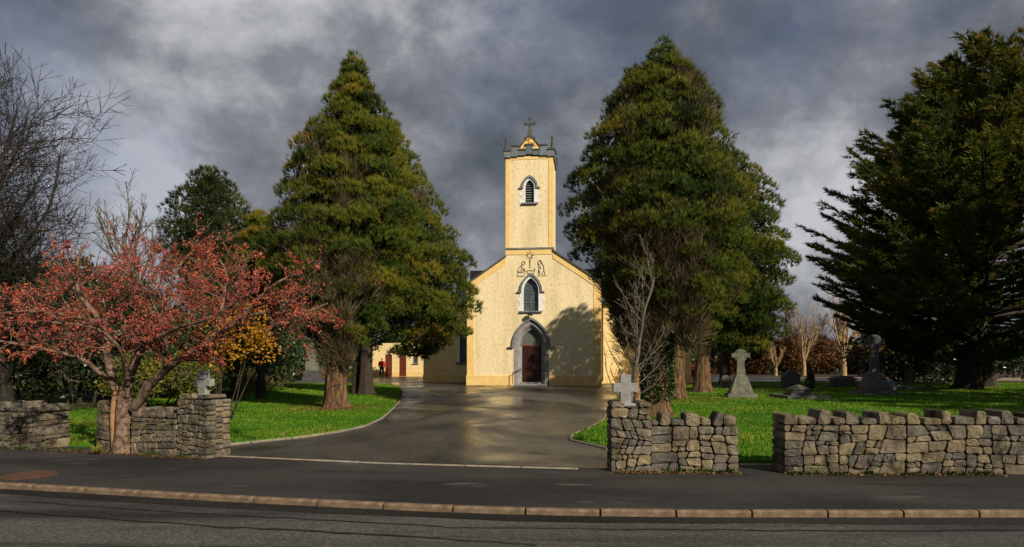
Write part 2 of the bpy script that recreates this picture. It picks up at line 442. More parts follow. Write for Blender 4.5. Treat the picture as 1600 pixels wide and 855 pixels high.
M['bark_hazed'] = mat_simple('haze_tinted_twigs', [(0.3, (0.10, 0.085, 0.085)), (0.6, (0.17, 0.14, 0.13))], 2, 0.95)  # distance haze is tinted into this bark colour
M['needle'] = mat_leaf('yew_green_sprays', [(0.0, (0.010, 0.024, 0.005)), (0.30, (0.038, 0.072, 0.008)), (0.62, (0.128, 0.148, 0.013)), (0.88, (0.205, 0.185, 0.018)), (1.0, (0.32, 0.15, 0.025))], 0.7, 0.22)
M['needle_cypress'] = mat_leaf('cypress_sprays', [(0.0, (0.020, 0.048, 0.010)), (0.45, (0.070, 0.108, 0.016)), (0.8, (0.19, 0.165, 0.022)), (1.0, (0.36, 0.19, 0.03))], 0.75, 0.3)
M['needle_dark'] = mat_leaf('dark_conifer_sprays', [(0.0, (0.010, 0.022, 0.006)), (0.6, (0.040, 0.060, 0.011)), (1.0, (0.12, 0.12, 0.017))], 0.7, 0.2)
M['dead_twig'] = mat_leaf('dead_twigs', [(0.0, (0.045, 0.032, 0.018)), (0.5, (0.11, 0.082, 0.042)), (0.85, (0.17, 0.135, 0.075)), (1.0, (0.22, 0.09, 0.035))], 0.9, 0.0)
M['berry'] = mat_leaf('red_berries_and_leaves', [(0.0, (0.14, 0.022, 0.014)), (0.4, (0.42, 0.066, 0.044)), (0.75, (0.60, 0.135, 0.095)), (0.92, (0.60, 0.21, 0.07)), (1.0, (0.30, 0.17, 0.04))], 0.5, 0.15)
M['leaf_dark'] = mat_leaf('dark_laurel_leaves', [(0.0, (0.010, 0.020, 0.007)), (0.6, (0.026, 0.045, 0.012)), (1.0, (0.06, 0.085, 0.022))], 0.38, 0.1, spec=0.5)
M['leaf_variegated'] = mat_leaf('yellow_green_leaves', [(0.0, (0.035, 0.06, 0.010)), (0.5, (0.11, 0.13, 0.018)), (0.85, (0.24, 0.21, 0.035)), (1.0, (0.26, 0.10, 0.03))], 0.45, 0.2)
M['leaf_gold'] = mat_leaf('golden_autumn_leaves', [(0.0, (0.20, 0.09, 0.012)), (0.45, (0.42, 0.20, 0.016)), (0.8, (0.52, 0.32, 0.03)), (1.0, (0.36, 0.07, 0.025))], 0.5, 0.3)
M['leaf_green'] = mat_leaf('mid_green_leaves', [(0.0, (0.018, 0.045, 0.010)), (0.6, (0.045, 0.085, 0.016)), (1.0, (0.11, 0.13, 0.03))], 0.5, 0.2)
M['leaf_russet'] = mat_leaf('russet_beech_leaves', [(0.0, (0.055, 0.025, 0.012)), (0.5, (0.14, 0.062, 0.022)), (1.0, (0.24, 0.13, 0.04))], 0.7, 0.15)
M['leaf_orange'] = mat_leaf('orange_brown_conifer', [(0.0, (0.12, 0.055, 0.012)), (0.6, (0.28, 0.13, 0.02)), (1.0, (0.36, 0.22, 0.04))], 0.7, 0.15)
M['leaf_red'] = mat_leaf('red_hedge_leaves', [(0.0, (0.16, 0.018, 0.010)), (0.7, (0.36, 0.05, 0.02)), (1.0, (0.30, 0.14, 0.05))], 0.5, 0.2)
M['leaf_straw'] = mat_leaf('dry_grass_blades', [(0.0, (0.06, 0.07, 0.02)), (0.5, (0.17, 0.15, 0.05)), (1.0, (0.32, 0.22, 0.10))], 0.8, 0.2)
M['ivy'] = mat_leaf('ivy_leaves', [(0.0, (0.012, 0.032, 0.010)), (0.6, (0.032, 0.070, 0.016)), (1.0, (0.10, 0.13, 0.04))], 0.35, 0.1, spec=0.5)
M['litter'] = mat_leaf('fallen_leaves', [(0.0, (0.06, 0.03, 0.012)), (0.6, (0.18, 0.09, 0.03)), (1.0, (0.10, 0.12, 0.03))], 0.9, 0.1)

# ------------------------------------------------------------------ ground, road, paths, lawns
def sheet(name, poly, z, mat, thick=0.0):
    mb = MB()
    tris = tessellate_polygon([[Vector((p[0], p[1], 0)) for p in poly]])
    n = len(poly)
    mb.v = [(p[0], p[1], z) for p in poly]
    mb.f = [tuple(t) for t in tris]
    if thick:
        mb.v += [(p[0], p[1], z - thick) for p in poly]
        mb.f += [(i, i + n, (i + 1) % n + n, (i + 1) % n) for i in range(n)]
    o = mb.build(name, mat)
    # normals up
    return tag(o, kind='structure')

tag(MB().add([(-1500, -60, -0.13), (1500, -60, -0.13), (1500, 2500, -0.13), (-1500, 2500, -0.13)], [(0, 1, 2, 3)]).build('ground', M['earth']), kind='structure')

# kerb line, from the photograph: the road bends away to the left
def kerb_y(x):
    pts = [(-22, 10.9), (-14, 10.0), (-10, 9.38), (-6.9, 8.88), (-3.7, 8.1), (-0.5, 7.47), (1.5, 7.30), (5.7, 7.29), (9, 7.33), (20, 7.6)]
    xs, ys = zip(*pts)
    return float(np.interp(x, xs, ys))
kx = np.linspace(-22, 20, 43)
kpts = [(x, (kerb_y(x - .8) + kerb_y(x) * 2 + kerb_y(x + .8)) / 4) for x in kx]
road_poly = [(x, y - 0.02) for x, y in kpts] + [(20, -12), (-22, -12)]
sheet('road', road_poly[::-1], -0.066, M['road'])
gr_ = random.Random(3)
sheet('gutter', [(x, y - 0.01) for x, y in kpts][::-1] + [(x, y - 0.26 - gr_.uniform(0, .07)) for x, y in kpts], -0.062, M['gutter'])  # darker, uneven band of tarmac along the kerb
sheet('footpath', [(x, y + 0.1) for x, y in kpts] + [(20, 10.9), (8, 10.6), (4, 10.5), (1.35, 10.16), (-5.2, 11.5), (-6, 12.2), (-9, 12.9), (-22, 15.2)], 0.0, M['path'], 0.12)
tag(MB().add([(p[0], p[1], -0.02) for p in [(-40, 10.6), (40, 10.6), (90, 95), (-70, 95)]], [(0, 1, 2, 3)]).build('yard', M['gravel_path']), kind='structure')
drive_poly = [(1.42, 10.16), (-5.2, 11.5), (-7, 13), (-7, 20), (-9, 30), (-9.5, 44), (-20, 47.5), (-30, 49), (-30, 66), (5, 66), (30, 57), (34, 52), (15, 47), (12, 42), (8, 36), (5, 26), (4.0, 20), (3.5, 12), (3.0, 10.3)]
sheet('driveway', drive_poly, 0.006, M['drive'], 0.1)

def path_kerb(name, pts, w, h, z0, mat, n_len, label_kind=True, gap=0.012):
    """a line of kerbstones, each its own piece under one structure"""
    root = tag(empty(name, (0, 0, 0)), kind='structure')
    P = np.array(pts, float)
    seg = np.linalg.norm(np.diff(P, axis=0), axis=1); s = np.concatenate([[0], np.cumsum(seg)])
    n = max(1, int(round(s[-1] / n_len)))
    cuts = np.linspace(0, s[-1], n + 1)
    rng = random.Random(len(pts) * 7 + n)
    for a, b in zip(cuts[:-1], cuts[1:]):
        ss = np.array([a + gap, (a + b) / 2, b - gap])
        X = np.interp(ss, s, P[:, 0]); Y = np.interp(ss, s, P[:, 1])
        dx, dy = X[2] - X[0], Y[2] - Y[0]; L = math.hypot(dx, dy); nx, ny = -dy / L, dx / L
        c = (X[1], Y[1]); dz = rng.uniform(-0.004, 0.004)
        rings = []
        bv = 0.018
        prof = [(0, z0), (0, z0 + h - bv), (bv, z0 + h), (w - bv, z0 + h), (w, z0 + h - bv), (w, z0)]
        V = []
        for x, y in zip(X, Y):
            for o_, z in prof:
                V.append((x + nx * o_ - c[0], y + ny * o_ - c[1], z + dz))
        k = len(prof); F = []
        for j in range(2):
            for i in range(k - 1):
                F.append((j * k + i, (j + 1) * k + i, (j + 1) * k + i + 1, j * k + i + 1))
        F += [tuple(range(k)), tuple(range(2 * k, 3 * k))[::-1]]
        MB().add(V, F).build('kerbstone', mat, root, loc=(c[0], c[1], 0))
    return root
path_kerb('kerb', kpts, 0.10, 0.130, -0.122, M['kerb'], 0.86)
path_kerb('gate_threshold', [(-5.25, 11.42), (-2.2, 10.62), (1.05, 10.08)], 0.07, 0.03, -0.012, M['edging'], 0.9)

# tar seams and repairs in the road and path
M['tar'] = mat_simple('tar_seal', [(0.3, (.008, .008, .008)), (.6, (.016, .016, .016))], 6, .45, .3, 40)
def seam(pts, w, z, seed):
    r = random.Random(seed); P = []
    for (x0, y0), (x1, y1) in zip(pts[:-1], pts[1:]):
        for i in range(14):
            t = i / 14; P.append((x0 + (x1 - x0) * t + r.uniform(-.02, .02), y0 + (y1 - y0) * t + r.uniform(-.025, .025)))
    L_ = [(x - w * r.uniform(.3, .7), y + w * r.uniform(.3, .7)) for x, y in P]; R_ = [(x + w * r.uniform(.3, .7), y - w * r.uniform(.3, .7)) for x, y in P]
    sheet('tar_seam', L_ + R_[::-1], z, M['tar'])
seam([(-8.0, 8.55), (-4, 7.55), (-.6, 6.85), (3, 6.72), (9, 6.75)], .03, -.058, 1)
seam([(-6.5, 7.7), (-3.2, 6.9), (-.8, 6.45), (.3, 6.2)], .05, -.058, 2)
seam([(4.9, 8.9), (5.6, 8.86), (6.3, 8.83)], .06, .004, 3)
seam([(-2.2, 9.2), (-1.2, 9.0), (-.4, 9.1), (.5, 8.7)], .022, .004, 4)

# lawns
LAWN_L = [(-5.7, 12.85), (-5.2, 13.5), (-4.6, 14.1), (-4.05, 15.2), (-3.8, 16.4), (-3.8, 18.4), (-4.05, 21.0), (-4.5, 25.0), (-5.1, 30.0), (-6.4, 37.0), (-8.2, 43.3), (-13, 44.6), (-22, 45.5), (-40, 46), (-40, 16.2), (-22, 15.0), (-9.5, 12.9), (-7.4, 12.35), (-6.4, 12.25)]
LAWN_R = [(1.28, 13.7), (1.45, 14.6), (1.95, 15.8), (2.6, 17.8), (3.1, 20.5), (3.9, 25), (5.3, 31), (7.2, 36), (10.3, 41.5), (14.5, 45.5), (20, 47), (40, 44), (55, 40), (55, 12.0), (20, 11.1), (8, 10.75), (3.6, 10.75), (2.3, 11.1), (1.9, 12.4), (1.5, 13.2)]
def smooth_loop(p, it=1):
    P = np.array(p, float)
    for _ in range(it):
        Q = np.empty((len(P) * 2, 2)); R = np.roll(P, -1, axis=0)
        Q[0::2] = 0.75 * P + 0.25 * R; Q[1::2] = 0.25 * P + 0.75 * R
        P = Q
    return P
def lawn_mesh(name, poly):
    P = smooth_loop(poly, 2)
    mb = MB(); n = len(P)
    # inner ring raised, edge rolled down
    c = P.mean(axis=0)
    T = np.roll(P, -1, axis=0) - np.roll(P, 1, axis=0); T /= np.linalg.norm(T, axis=1, keepdims=True)
    area = 0.5 * np.sum(P[:, 0] * np.roll(P[:, 1], -1) - np.roll(P[:, 0], -1) * P[:, 1])
    Nn = np.stack([-T[:, 1], T[:, 0]], 1) * (1 if area > 0 else -1)
    I = P + Nn * 0.08
    mb.v = [(p[0], p[1], -0.05) for p in P] + [(p[0], p[1], 0.035) for p in P] + [(p[0], p[1], 0.055) for p in I]
    for i in range(n):
        j = (i + 1) % n
        mb.f += [(i, j, n + j, n + i), (n + i, n + j, 2 * n + j, 2 * n + i)]
    mb.f += [tuple(2 * n + k for k in t) for t in tessellate_polygon([[Vector((p[0], p[1], 0)) for p in I]])]
    o = mb.build(name, M['lawn'])
    return tag(o, kind='structure'), P
lawn_l, LP = lawn_mesh('lawn', LAWN_L)
lawn_r, RP = lawn_mesh('lawn', LAWN_R)

def inside(poly, X, Y):
    c = np.zeros(len(X), bool); P = np.asarray(poly)
    x1, y1 = P[:, 0], P[:, 1]; x2, y2 = np.roll(x1, -1), np.roll(y1, -1)
    for a, b, e, f in zip(x1, y1, x2, y2):
        hit = ((b > Y) != (f > Y)) & (X < (e - a) * (Y - b) / (f - b + 1e-12) + a)
        c ^= hit
    return c
def grass_blades(name, label, poly, n, seed, dmin, dmax, xr):
    r = np.random.default_rng(seed)
    # denser near the camera, where single blades show
    Y = dmin * (dmax / dmin) ** r.random(n * 3)
    X = xr[0] + (xr[1] - xr[0]) * r.random(n * 3)
    k = inside(poly, X, Y) & (np.abs(X) < Y * 0.9 + 1)
    X, Y = X[k][:n], Y[k][:n]; n = len(X)
    h = 0.030 + 0.045 * r.random(n) ** 2; w = (0.005 + 0.0007 * Y) * (0.6 + 0.8 * r.random(n))
    h = h * (1 + 0.4 * np.sin(X * 1.7 + 2) * np.sin(Y * 1.3))
    a = r.random(n) * np.pi; lx, ly = r.normal(0, 0.03, n), r.normal(0, 0.03, n)
    V = np.empty((n, 3, 3))
    V[:, 0] = np.stack([X - w * np.cos(a), Y - w * np.sin(a), np.full(n, 0.045)], 1)
    V[:, 1] = np.stack([X + w * np.cos(a), Y + w * np.sin(a), np.full(n, 0.045)], 1)
    V[:, 2] = np.stack([X + lx, Y + ly, 0.05 + h], 1)
    patch = 0.5 + 0.30 * np.sin(X * 0.9 + 1.3 * np.sin(Y * 0.7)) * np.sin(Y * 1.1 + X * 0.4)
    t = np.clip(patch + r.normal(0, 0.2, n), 0, 1)
    o = mesh_np(name, V.reshape(-1, 3), np.arange(n * 3).reshape(-1, 3), M['grass'], tint=np.repeat(t, 3))
    return tag(o, label, 'grass', kind='stuff')
grass_blades('grass', 'short bright green grass on the left lawn below the big conifer', LP, 110000, 1, 12, 44, (-32, -3.5))
grass_blades('grass', 'short bright green grass on the right lawn round the gravestones', RP, 130000, 2, 10.7, 46, (1, 42))

# stone edging round the drive side of the lawns
path_kerb('lawn_edging', [(p[0] + 0.01, p[1] - 0.06) for p in [(-6.0, 12.55), (-5.7, 12.8), (-5.2, 13.42), (-4.6, 14.05), (-4.02, 15.15), (-3.72, 16.4), (-3.72, 18.4), (-3.97, 21), (-4.4, 25), (-5.0, 30)]], 0.055, 0.06, -0.01, M['edging'], 0.9)
path_kerb('lawn_edging', [(3.8, 25), (3.0, 20.5), (2.5, 17.8), (1.85, 15.8), (1.36, 14.6), (1.2, 13.7)], 0.055, 0.05, -0.01, M['edging'], 0.9)
path_kerb('lawn_edging', [(1.2, 13.62), (1.42, 13.1), (1.82, 12.3)], 0.055, 0.05, -0.01, M['edging'], 0.9)

# planting beds under the shrubs at the left
sheet('planting_bed', [(-40, 17), (-20, 15.6), (-16, 17), (-14.2, 20.5), (-14.5, 24), (-15.5, 30), (-18, 38), (-22, 45), (-40, 46)], 0.075, M['soil'])
sheet('shrub_bed', [(13, 62), (70, 56), (80, 95), (20, 95)], 0.0, M['soil'])

# far rising fields
def hills():
    xs = np.linspace(-900, 1100, 81); ys = np.linspace(160, 1500, 30)
    V, F = [], []
    for j, y in enumerate(ys):
        for i, x in enumerate(xs):
            t = (y - 160) / 400
            h = max(0, min(1, t)) * (10 + 9 * math.sin(x * 0.006 + 1.2) + 5 * math.sin(x * 0.017 + y * 0.01)) + max(0, (x - 250) / 700) * 26 * min(1, t)
            V.append((x, y, -0.2 + h))
    nx = len(xs)
    for j in range(len(ys) - 1):
        for i in range(nx - 1):
            F.append((j * nx + i, j * nx + i + 1, (j + 1) * nx + i + 1, (j + 1) * nx + i))
    o = mesh_np('hill', V, F, mat_simple('hill_pasture', [(0.3, (0.03, 0.055, 0.02)), (0.6, (0.06, 0.085, 0.03))], 0.02, 0.95, world_pos=True), smooth=True)
    tag(o, kind='structure')
hills()

# ------------------------------------------------------------------ church
def arch(cx, a, zs, za, n=9):
    """pointed arch from the left springing to the right one"""
    h = za - zs; R = (a * a + h * h) / (2 * a)
    L = []
    a_end = math.atan2(h, a - R) if R < a else math.pi - math.atan2(h, R - a)
    for i in range(n + 1):
        t = math.pi + (a_end - math.pi) * i / n
        L.append((cx - a + R + R * math.cos(t), zs + R * math.sin(t)))
    L[-1] = (cx, za)
    Rr = [(2 * cx - x, z) for x, z in L[:-1]][::-1]
    return L + Rr
def opening(cx, a, z0, zs, za, n=9):
    return [(cx - a, z0)] + arch(cx, a, zs, za, n) + [(cx + a, z0)]
def arch_band(cx, a_in, a_out, zs, za_in, za_out, n=12):
    o = arch(cx, a_out, zs, za_out, n); i = arch(cx, a_in, zs, za_in, n)
    return o + i[::-1]

CH = empty('church', (1.35, 41.0, 0.0), math.radians(-7))
tag(CH, 'cream roughcast church with a square bell tower at the end of the drive', 'church')
DC = -0.12; TC = -0.25; TW = 1.5
door_hole = opening(DC, 1.12, 0.55, 2.53, 4.22)
win_hole = opening(DC - 0.02, 0.52, 4.78, 6.05, 6.93)
EAVE = 6.5; SL = 0.68; HW = 4.3
facade = [(-HW, 0), (HW, 0), (HW, EAVE), (TC + TW, EAVE + SL * (HW - TC - TW)), (TC + TW, 8.45), (TC - TW, 8.45), (TC - TW, EAVE + SL * (HW + TC - TW)), (-HW, EAVE)]
fac2 = [p for p in facade]
MB().slab(facade, [[(DC - 1.12, 0.02)] + door_hole[1:-1] + [(DC + 1.12, 0.02)], win_hole], 0, 0.5).build('facade_wall', M['roughcast'], CH)
# nave behind
nv = MB()
nv.add([(-HW + .02, 0.5, 0), (-HW + .02, 26, 0), (-HW + .02, 26, EAVE), (-HW + .02, 0.5, EAVE)], [(0, 1, 2, 3)])
nv.add([(HW - .02, 0.5, 0), (HW - .02, 26, 0), (HW - .02, 26, EAVE), (HW - .02, 0.5, EAVE)], [(3, 2, 1, 0)])
nv.add([(-HW + .02, 26, 0), (HW - .02, 26, 0), (HW - .02, 26, EAVE), (0, 26, EAVE + SL * HW), (-HW + .02, 26, EAVE)], [(0, 1, 2, 3, 4)])
nv.build('nave_wall', M['render_cream'], CH)
rf = MB()
for s in (-1, 1):
    e = s * (HW + 0.28); ez = EAVE - SL * 0.28
    rf.add([(e, 0.06, ez + .05), (0, 0.06, EAVE + SL * HW + .05), (0, 26.2, EAVE + SL * HW + .05), (e, 26.2, ez + .05),
            (e, 0.06, ez - .05), (0, 0.06, EAVE + SL * HW - .05), (0, 26.2, EAVE + SL * HW - .05), (e, 26.2, ez - .05)],
           [(0, 1, 2, 3), (7, 6, 5, 4), (0, 4, 5, 1), (3, 2, 6, 7), (0, 3, 7, 4)])
roof = rf.build('roof', M['slate'], CH)
# verge: dark slate edge and lead along both slopes, with yellow raking band below
for s in (-1, 1):
    tx = TC + TW if s > 0 else TC - TW
    tz = EAVE + SL * (HW - abs(tx))
    ex = s * (HW + 0.30); ez = EAVE - SL * 0.30
    MB().slab([(ex, ez + .02), (tx, tz + .02), (tx, tz + .14), (ex, ez + .14)], [], -0.10, 0.10).build('verge', M['slate_edge'], roof)
    MB().slab([(s * HW, EAVE - .42), (tx, tz - .42), (tx, tz + .015), (s * HW, EAVE + .015)], [], -0.03, 0.01).build('raking_band', M['render_yellow'], CH)
    MB().slab([(s * HW, 0.66), (s * (HW - .46), 0.66), (s * (HW - .46), EAVE - .42 + SL * .46 - .003), (s * HW, EAVE - .425)], [], -0.025, 0.02).build('corner_strip', M['render_yellow'], CH)
MB().box(HW - .01, HW + .022, 0.0, 0.5, 0.66, EAVE - .3).build('corner_strip', M['render_yellow'], CH)
for u0, u1 in ((-HW - .05, DC - 1.125), (DC + 1.125, HW + .05)):
    MB().box(u0, u1, -0.055, 0.45, 0, 0.655).build('plinth', M['render_yellow'], CH, bevel=.01)

# front window
def lancet(parent, cx, a, z0, zs, za, glass_mat, bars, hood=True, jambs=True, slats=0, depth=0.22, yf=0.0):
    w = empty('window', (0, 0, 0)); w.parent = parent
    g = MB().slab(opening(cx, a * .995, z0, zs, za * .9995), [], yf + depth, yf + depth + .02).build('pane' if not slats else 'dark_backing', glass_mat, w)
    band = [(cx - a, z0)] + arch(cx, a, zs, za, 12) + [(cx + a, z0)]
    ow = a + .115
    out = [(cx - ow, z0)] + arch(cx, ow, zs, za + .14, 12) + [(cx + ow, z0)]
    MB().slab(out + band[::-1], [], yf - .03, yf + depth + .05).build('surround', M['white_trim'], w)
    if hood:
        o2 = arch_band(cx, ow + .004, ow + .125, zs + .003, za + .144, za + .30)
        MB().slab(o2, [], yf - .10, yf).build('hood_mould', M['grey_trim'], w)
        for s in (-1, 1):
            x0, x1 = sorted((cx + s * (ow + .0), cx + s * (ow + .27)))
            MB().box(x0, x1, yf - .11, yf, zs - .085, zs).build('hood_stop', M['grey_trim'], w)
    if jambs:
        n = 4; hh = (zs - .09 - z0 - .0) / n
        for s in (-1, 1):
            for i in range(n):
                wd = .27 if i % 2 == 0 else .12
                x0, x1 = sorted((cx + s * (ow + .002), cx + s * (ow + wd)))
                MB().box(x0, x1, yf - .022, yf + .02, z0 + i * hh + .004, z0 + (i + 1) * hh - .004).build('jamb_block', M['white_trim'], w)
    MB().box(cx - a - .24, cx + a + .24, yf - .13, yf + .05, z0 - .11, z0 - .004).build('sill', M['grey_trim'], w, bevel=.012)
    for zb in bars:
        MB().box(cx - a, cx + a, yf + depth - .035, yf + depth - .002, zb - .018, zb + .018).build('glazing_bar', M['lead'], w)
    if bars:
        MB().box(cx - .012, cx + .012, yf + depth - .025, yf + depth - .004, z0, za - .03).build('glazing_bar', M['lead'], w)
    for i in range(slats):
        zb = z0 + (i + .5) * (za - .06 - z0) / slats
        aw = a if zb < zs else a * max(.12, 1 - ((zb - zs) / (za - zs)) ** 1.7)
        Mx = Matrix.Translation((cx, yf + depth - .08, zb)) @ Matrix.Rotation(math.radians(35), 4, 'X')
        MB().box(-aw, aw, -.075, .075, -.012, .012, Mx).build('louvre_slat', M['lead'], w)
    return w
tag(lancet(CH, DC - .02, .49, 4.79, 6.05, 6.90, M['glass'], (5.35, 5.95)), 'tall pointed front window above the church door')

# door
dr = empty('entrance'); dr.parent = CH
sd = MB()
outer = [(DC - 1.12, 0.02)] + arch(DC, 1.12, 2.53, 4.22, 12) + [(DC + 1.12, 0.02)]
mid = [(DC - .63, 0.02)] + arch(DC, .63, 2.57, 3.62, 12) + [(DC + .63, 0.02)]
# splayed reveal between the outer arch and the door opening
n = len(outer)
sd.add([(x, -0.012, z) for x, z in outer] + [(x * .5 + mid[i][0] * .5, -0.012 + .02, z * .5 + mid[i][1] * .5) for i, (x, z) in enumerate(outer)] + [(x, .34, z) for x, z in mid] + [(x, .5, z) for x, z in mid],
       [f for k in range(3) for i in range(n - 1) for f in [(k * n + i, k * n + i + 1, (k + 1) * n + i + 1, (k + 1) * n + i)]])
sd.build('splayed_surround', M['door_stone'], dr)
ro = arch_band(DC, .63, .70, 2.57, 3.62, 3.73)
MB().slab(ro, [], .20, .36).build('arch_roll', M['grey_trim'], dr)
hm = arch_band(DC, 1.13, 1.24, 2.50, 4.232, 4.37)
MB().slab(hm, [], -.13, 0).build('hood_mould', M['grey_trim'], dr)
for s in (-1, 1):
    x0, x1 = sorted((DC + s * 1.13, DC + s * 1.48))
    MB().box(x0, x1, -.14, 0, 2.42, 2.50).build('hood_stop', M['grey_trim'], dr)
for s in (-1, 1):
    x0, x1 = sorted((DC + s * .008, DC + s * .625))
    lf = MB().box(x0, x1, .40, .45, 0.22, 2.50).build('door_leaf', M['door_wood'], CH)
    for i in range(2):
        for j in range(3):
            w = (x1 - x0 - .16) / 2
            xa = x0 + .05 + i * (w + .06); za = .32 + j * .73
            MB().box(xa, xa + w, .385, .401, za, za + .62).build('door_panel', M['door_wood'], lf, bevel=.006)
    MB().tube([(DC + s * .07, .36, 1.15), (DC + s * .07, .36, 1.35)], .015, 6).build('handle', M['iron'], lf)
MB().box(DC - .63, DC + .63, .36, .46, 2.50, 2.60).build('transom', M['red_paint'], dr)
fl = MB().slab(opening(DC, .625, 2.60, 2.62, 3.61), [], .42, .44).build('fanlight', M['fan_glass'], CH)
tr = MB()
for i in range(-3, 4):
    top = 2.62 + .95 * (1 - (abs(i) / 4) ** 1.6)
    tr.box(DC + i * .15 - .011, DC + i * .15 + .011, .40, .42, 2.60, top)
for z in (2.8, 3.0, 3.2, 3.38):
    w = .62 * (1 - ((z - 2.6) / 1.02) ** 1.7)
    tr.box(DC - w, DC + w, .402, .418, z - .01, z + .01)
tr.build('lead_tracery', M['lead'], fl)
MB().box(DC - .63, DC + .63, -.05, .5, 0, .21).build('door_step', M['door_stone'], dr, bevel=.01)
MB().box(DC - 1.05, DC + 1.05, -.45, -.06, 0, .11).build('door_step', M['door_stone'], dr, bevel=.01)
for s in (-1, 1):
    rl = MB().tube([(DC + s * .63, -.08, 1.05), (DC + s * 1.16, -.30, .84)], .028, 6).build('handrail', M['iron'], CH)
    MB().tube([(DC + s * 1.16, -.30, .11), (DC + s * 1.16, -.30, .86)], .022, 6).build('rail_post', M['iron'], rl)
    MB().tube([(DC + s * .64, -.08, 1.04), (DC + s * .64, .1, 1.04)], .018, 6).build('rail_bracket', M['iron'], rl)
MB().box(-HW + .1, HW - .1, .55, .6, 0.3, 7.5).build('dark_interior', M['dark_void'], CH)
lamp = MB().box(DC - .17, DC + .13, -.42, -.2, 4.47, 4.68).build('flood_lamp', M['iron'], CH, bevel=.02)
MB().tube([(DC - .02, .0, 4.72), (DC - .02, -.3, 4.72), (DC - .02, -.3, 4.66)], .022, 6).build('lamp_bracket', M['iron'], lamp)

# tower
TZ = 14.7
bw = opening(TC + .03, .30, 11.71, 12.73, 13.2)
tw = MB()
tw.slab([(TC - TW, 8.72), (TC + TW, 8.72), (TC + TW, TZ), (TC - TW, TZ)], [bw], 0, .35)
tw.box(TC - TW, TC - TW + .35, .352, 2 * TW, 8.4, TZ); tw.box(TC + TW - .35, TC + TW, .352, 2 * TW, 8.4, TZ)
tw.box(TC - TW + .352, TC + TW - .352, 2 * TW - .35, 2 * TW, 8.4, TZ)
tower = tw.build('tower', M['roughcast'], CH)
lancet(CH, TC + .03, .285, 11.72, 12.73, 13.18, M['dark_void'], (), True, True, 9, .24)
for s in (-1, 1):
    x0, x1 = sorted((TC + s * (TW + .022), TC + s * (TW - .26)))
    MB().box(x0, x1, -.024, .24, 8.85, TZ - .002).build('corner_strip', M['render_yellow'], tower)
    x0, x1 = sorted((TC + s * (TW + .02), TC + s * (TW - .24)))
    MB().box(x0, x1, 2 * TW - .24, 2 * TW + .02, 8.85, TZ - .002).build('corner_strip', M['render_yellow'], tower)
MB().box(TC - TW + .262, TC + TW - .262, -.02, .02, TZ - .2, TZ - .003).build('top_band', M['render_yellow'], tower)
MB().box(TC - TW - .06, TC + TW + .06, -.075, 2 * TW + .06, 8.73, 8.85).build('string_course', M['grey_trim'], tower, bevel=.015)
MB().box(TC - TW - .028, TC + TW + .028, -.028, .3, 8.40, 8.728).build('yellow_band', M['render_yellow'], tower)
# parapet of hung slate slabs, alternately high and low
OV = .12; NB = 7; full = 2 * (TW + OV); bwid = full / NB
PYC = TW
def parapet_side(T, nb):
    wd = full / nb
    for i in range(nb):
        corner = i in (0, nb - 1)
        high = (i % 2 == 1) if nb == 7 else (i % 2 == 0)
        top = 15.12 if corner else (15.40 if high else 15.13)
        if nb == 7 and i == 3: top = 15.45
        bot = TZ - .06 + .055 * min(i, nb - 1 - i)
        x0 = -full / 2 + i * wd + .006; x1 = x0 + wd - .012
        jut = .012 * (i % 2)
        sl_ = MB().box(x0, x1, -.09 - jut, .09, bot, top - .07, T).build('parapet_slab', M['slate'], CH)
        MB().box(x0 - .03, x1 + .03, -.14 - jut, .13, top - .068, top, T).build('coping', M['slate_edge'], sl_)
c0 = Matrix.Translation((TC, -OV + .09, 0))
for k in range(4):
    ctr = Matrix.Translation((TC, PYC, 0)) @ Matrix.Rotation(k * math.pi / 2, 4, 'Z') @ Matrix.Translation((0, -PYC - OV + .09, 0))
    parapet_side(ctr, 7 if k in (0, 2) else 5)
MB().box(TC - TW + .1, TC + TW - .1, .1, 2 * TW - .1, 14.5, 14.86).build('tower_roof', M['lead'], tower)
for sx in (-1, 1):
    for sy in (0, 1):
        px_, py_ = TC + sx * (TW - .02), (.02 if sy == 0 else 2 * TW - .02)
        MB().lathe([(.17, 15.1), (.17, 15.2), (.12, 15.24), (.06, 15.78), (.085, 15.81), (.085, 15.88), (.04, 15.93), (.02, 16.0)], px_, py_, 8).build('pinnacle', M['slate_edge'], tower)
# golden gablet with the finial cross
gb = MB().slab([(TC - .66, 15.05), (TC + .66, 15.05), (TC + .66, 15.30), (TC + .12, 16.0), (TC - .12, 16.0), (TC - .66, 15.30)], [], .25, .55).build('gablet', M['gold_render'], CH)
for s in (-1, 1):
    MB().slab([(TC + s * .72, 15.28), (TC + s * .13, 16.03), (TC + s * .13, 16.1), (TC + s * .74, 15.36)], [], .2, .6).build('gablet_coping', M['slate_edge'], gb)
    MB().lathe([(.02, -.09), (.08, -.07), (.1, 0), (.08, .07), (.02, .09)], 0, 0, 8).build('carved_rosette', M['bark_orange'], gb, loc=(TC + s * .24, .24, 15.52))
    MB().lathe([(.0, 0), (.06, .03), (.07, .1), (.02, .16)], 0, 0, 6).build('crocket', M['slate_edge'], gb, loc=(TC + s * .30, .4, 15.92))
MB().box(TC - .06, TC + .06, .2, .25, 15.25, 15.9).build('carved_rib', M['gold_render'], gb)
fc = MB()
fc.frustum(TC, .4, 16.0, 16.25, .19, .19, .16, .16)
fc.frustum(TC, .4, 16.25, 16.75, .14, .12, .075, .07)
fc.box(TC - .06, TC + .06, .34, .46, 16.75, 17.22)
fc.box(TC - .25, TC + .25, .345, .455, 16.86, 16.99)
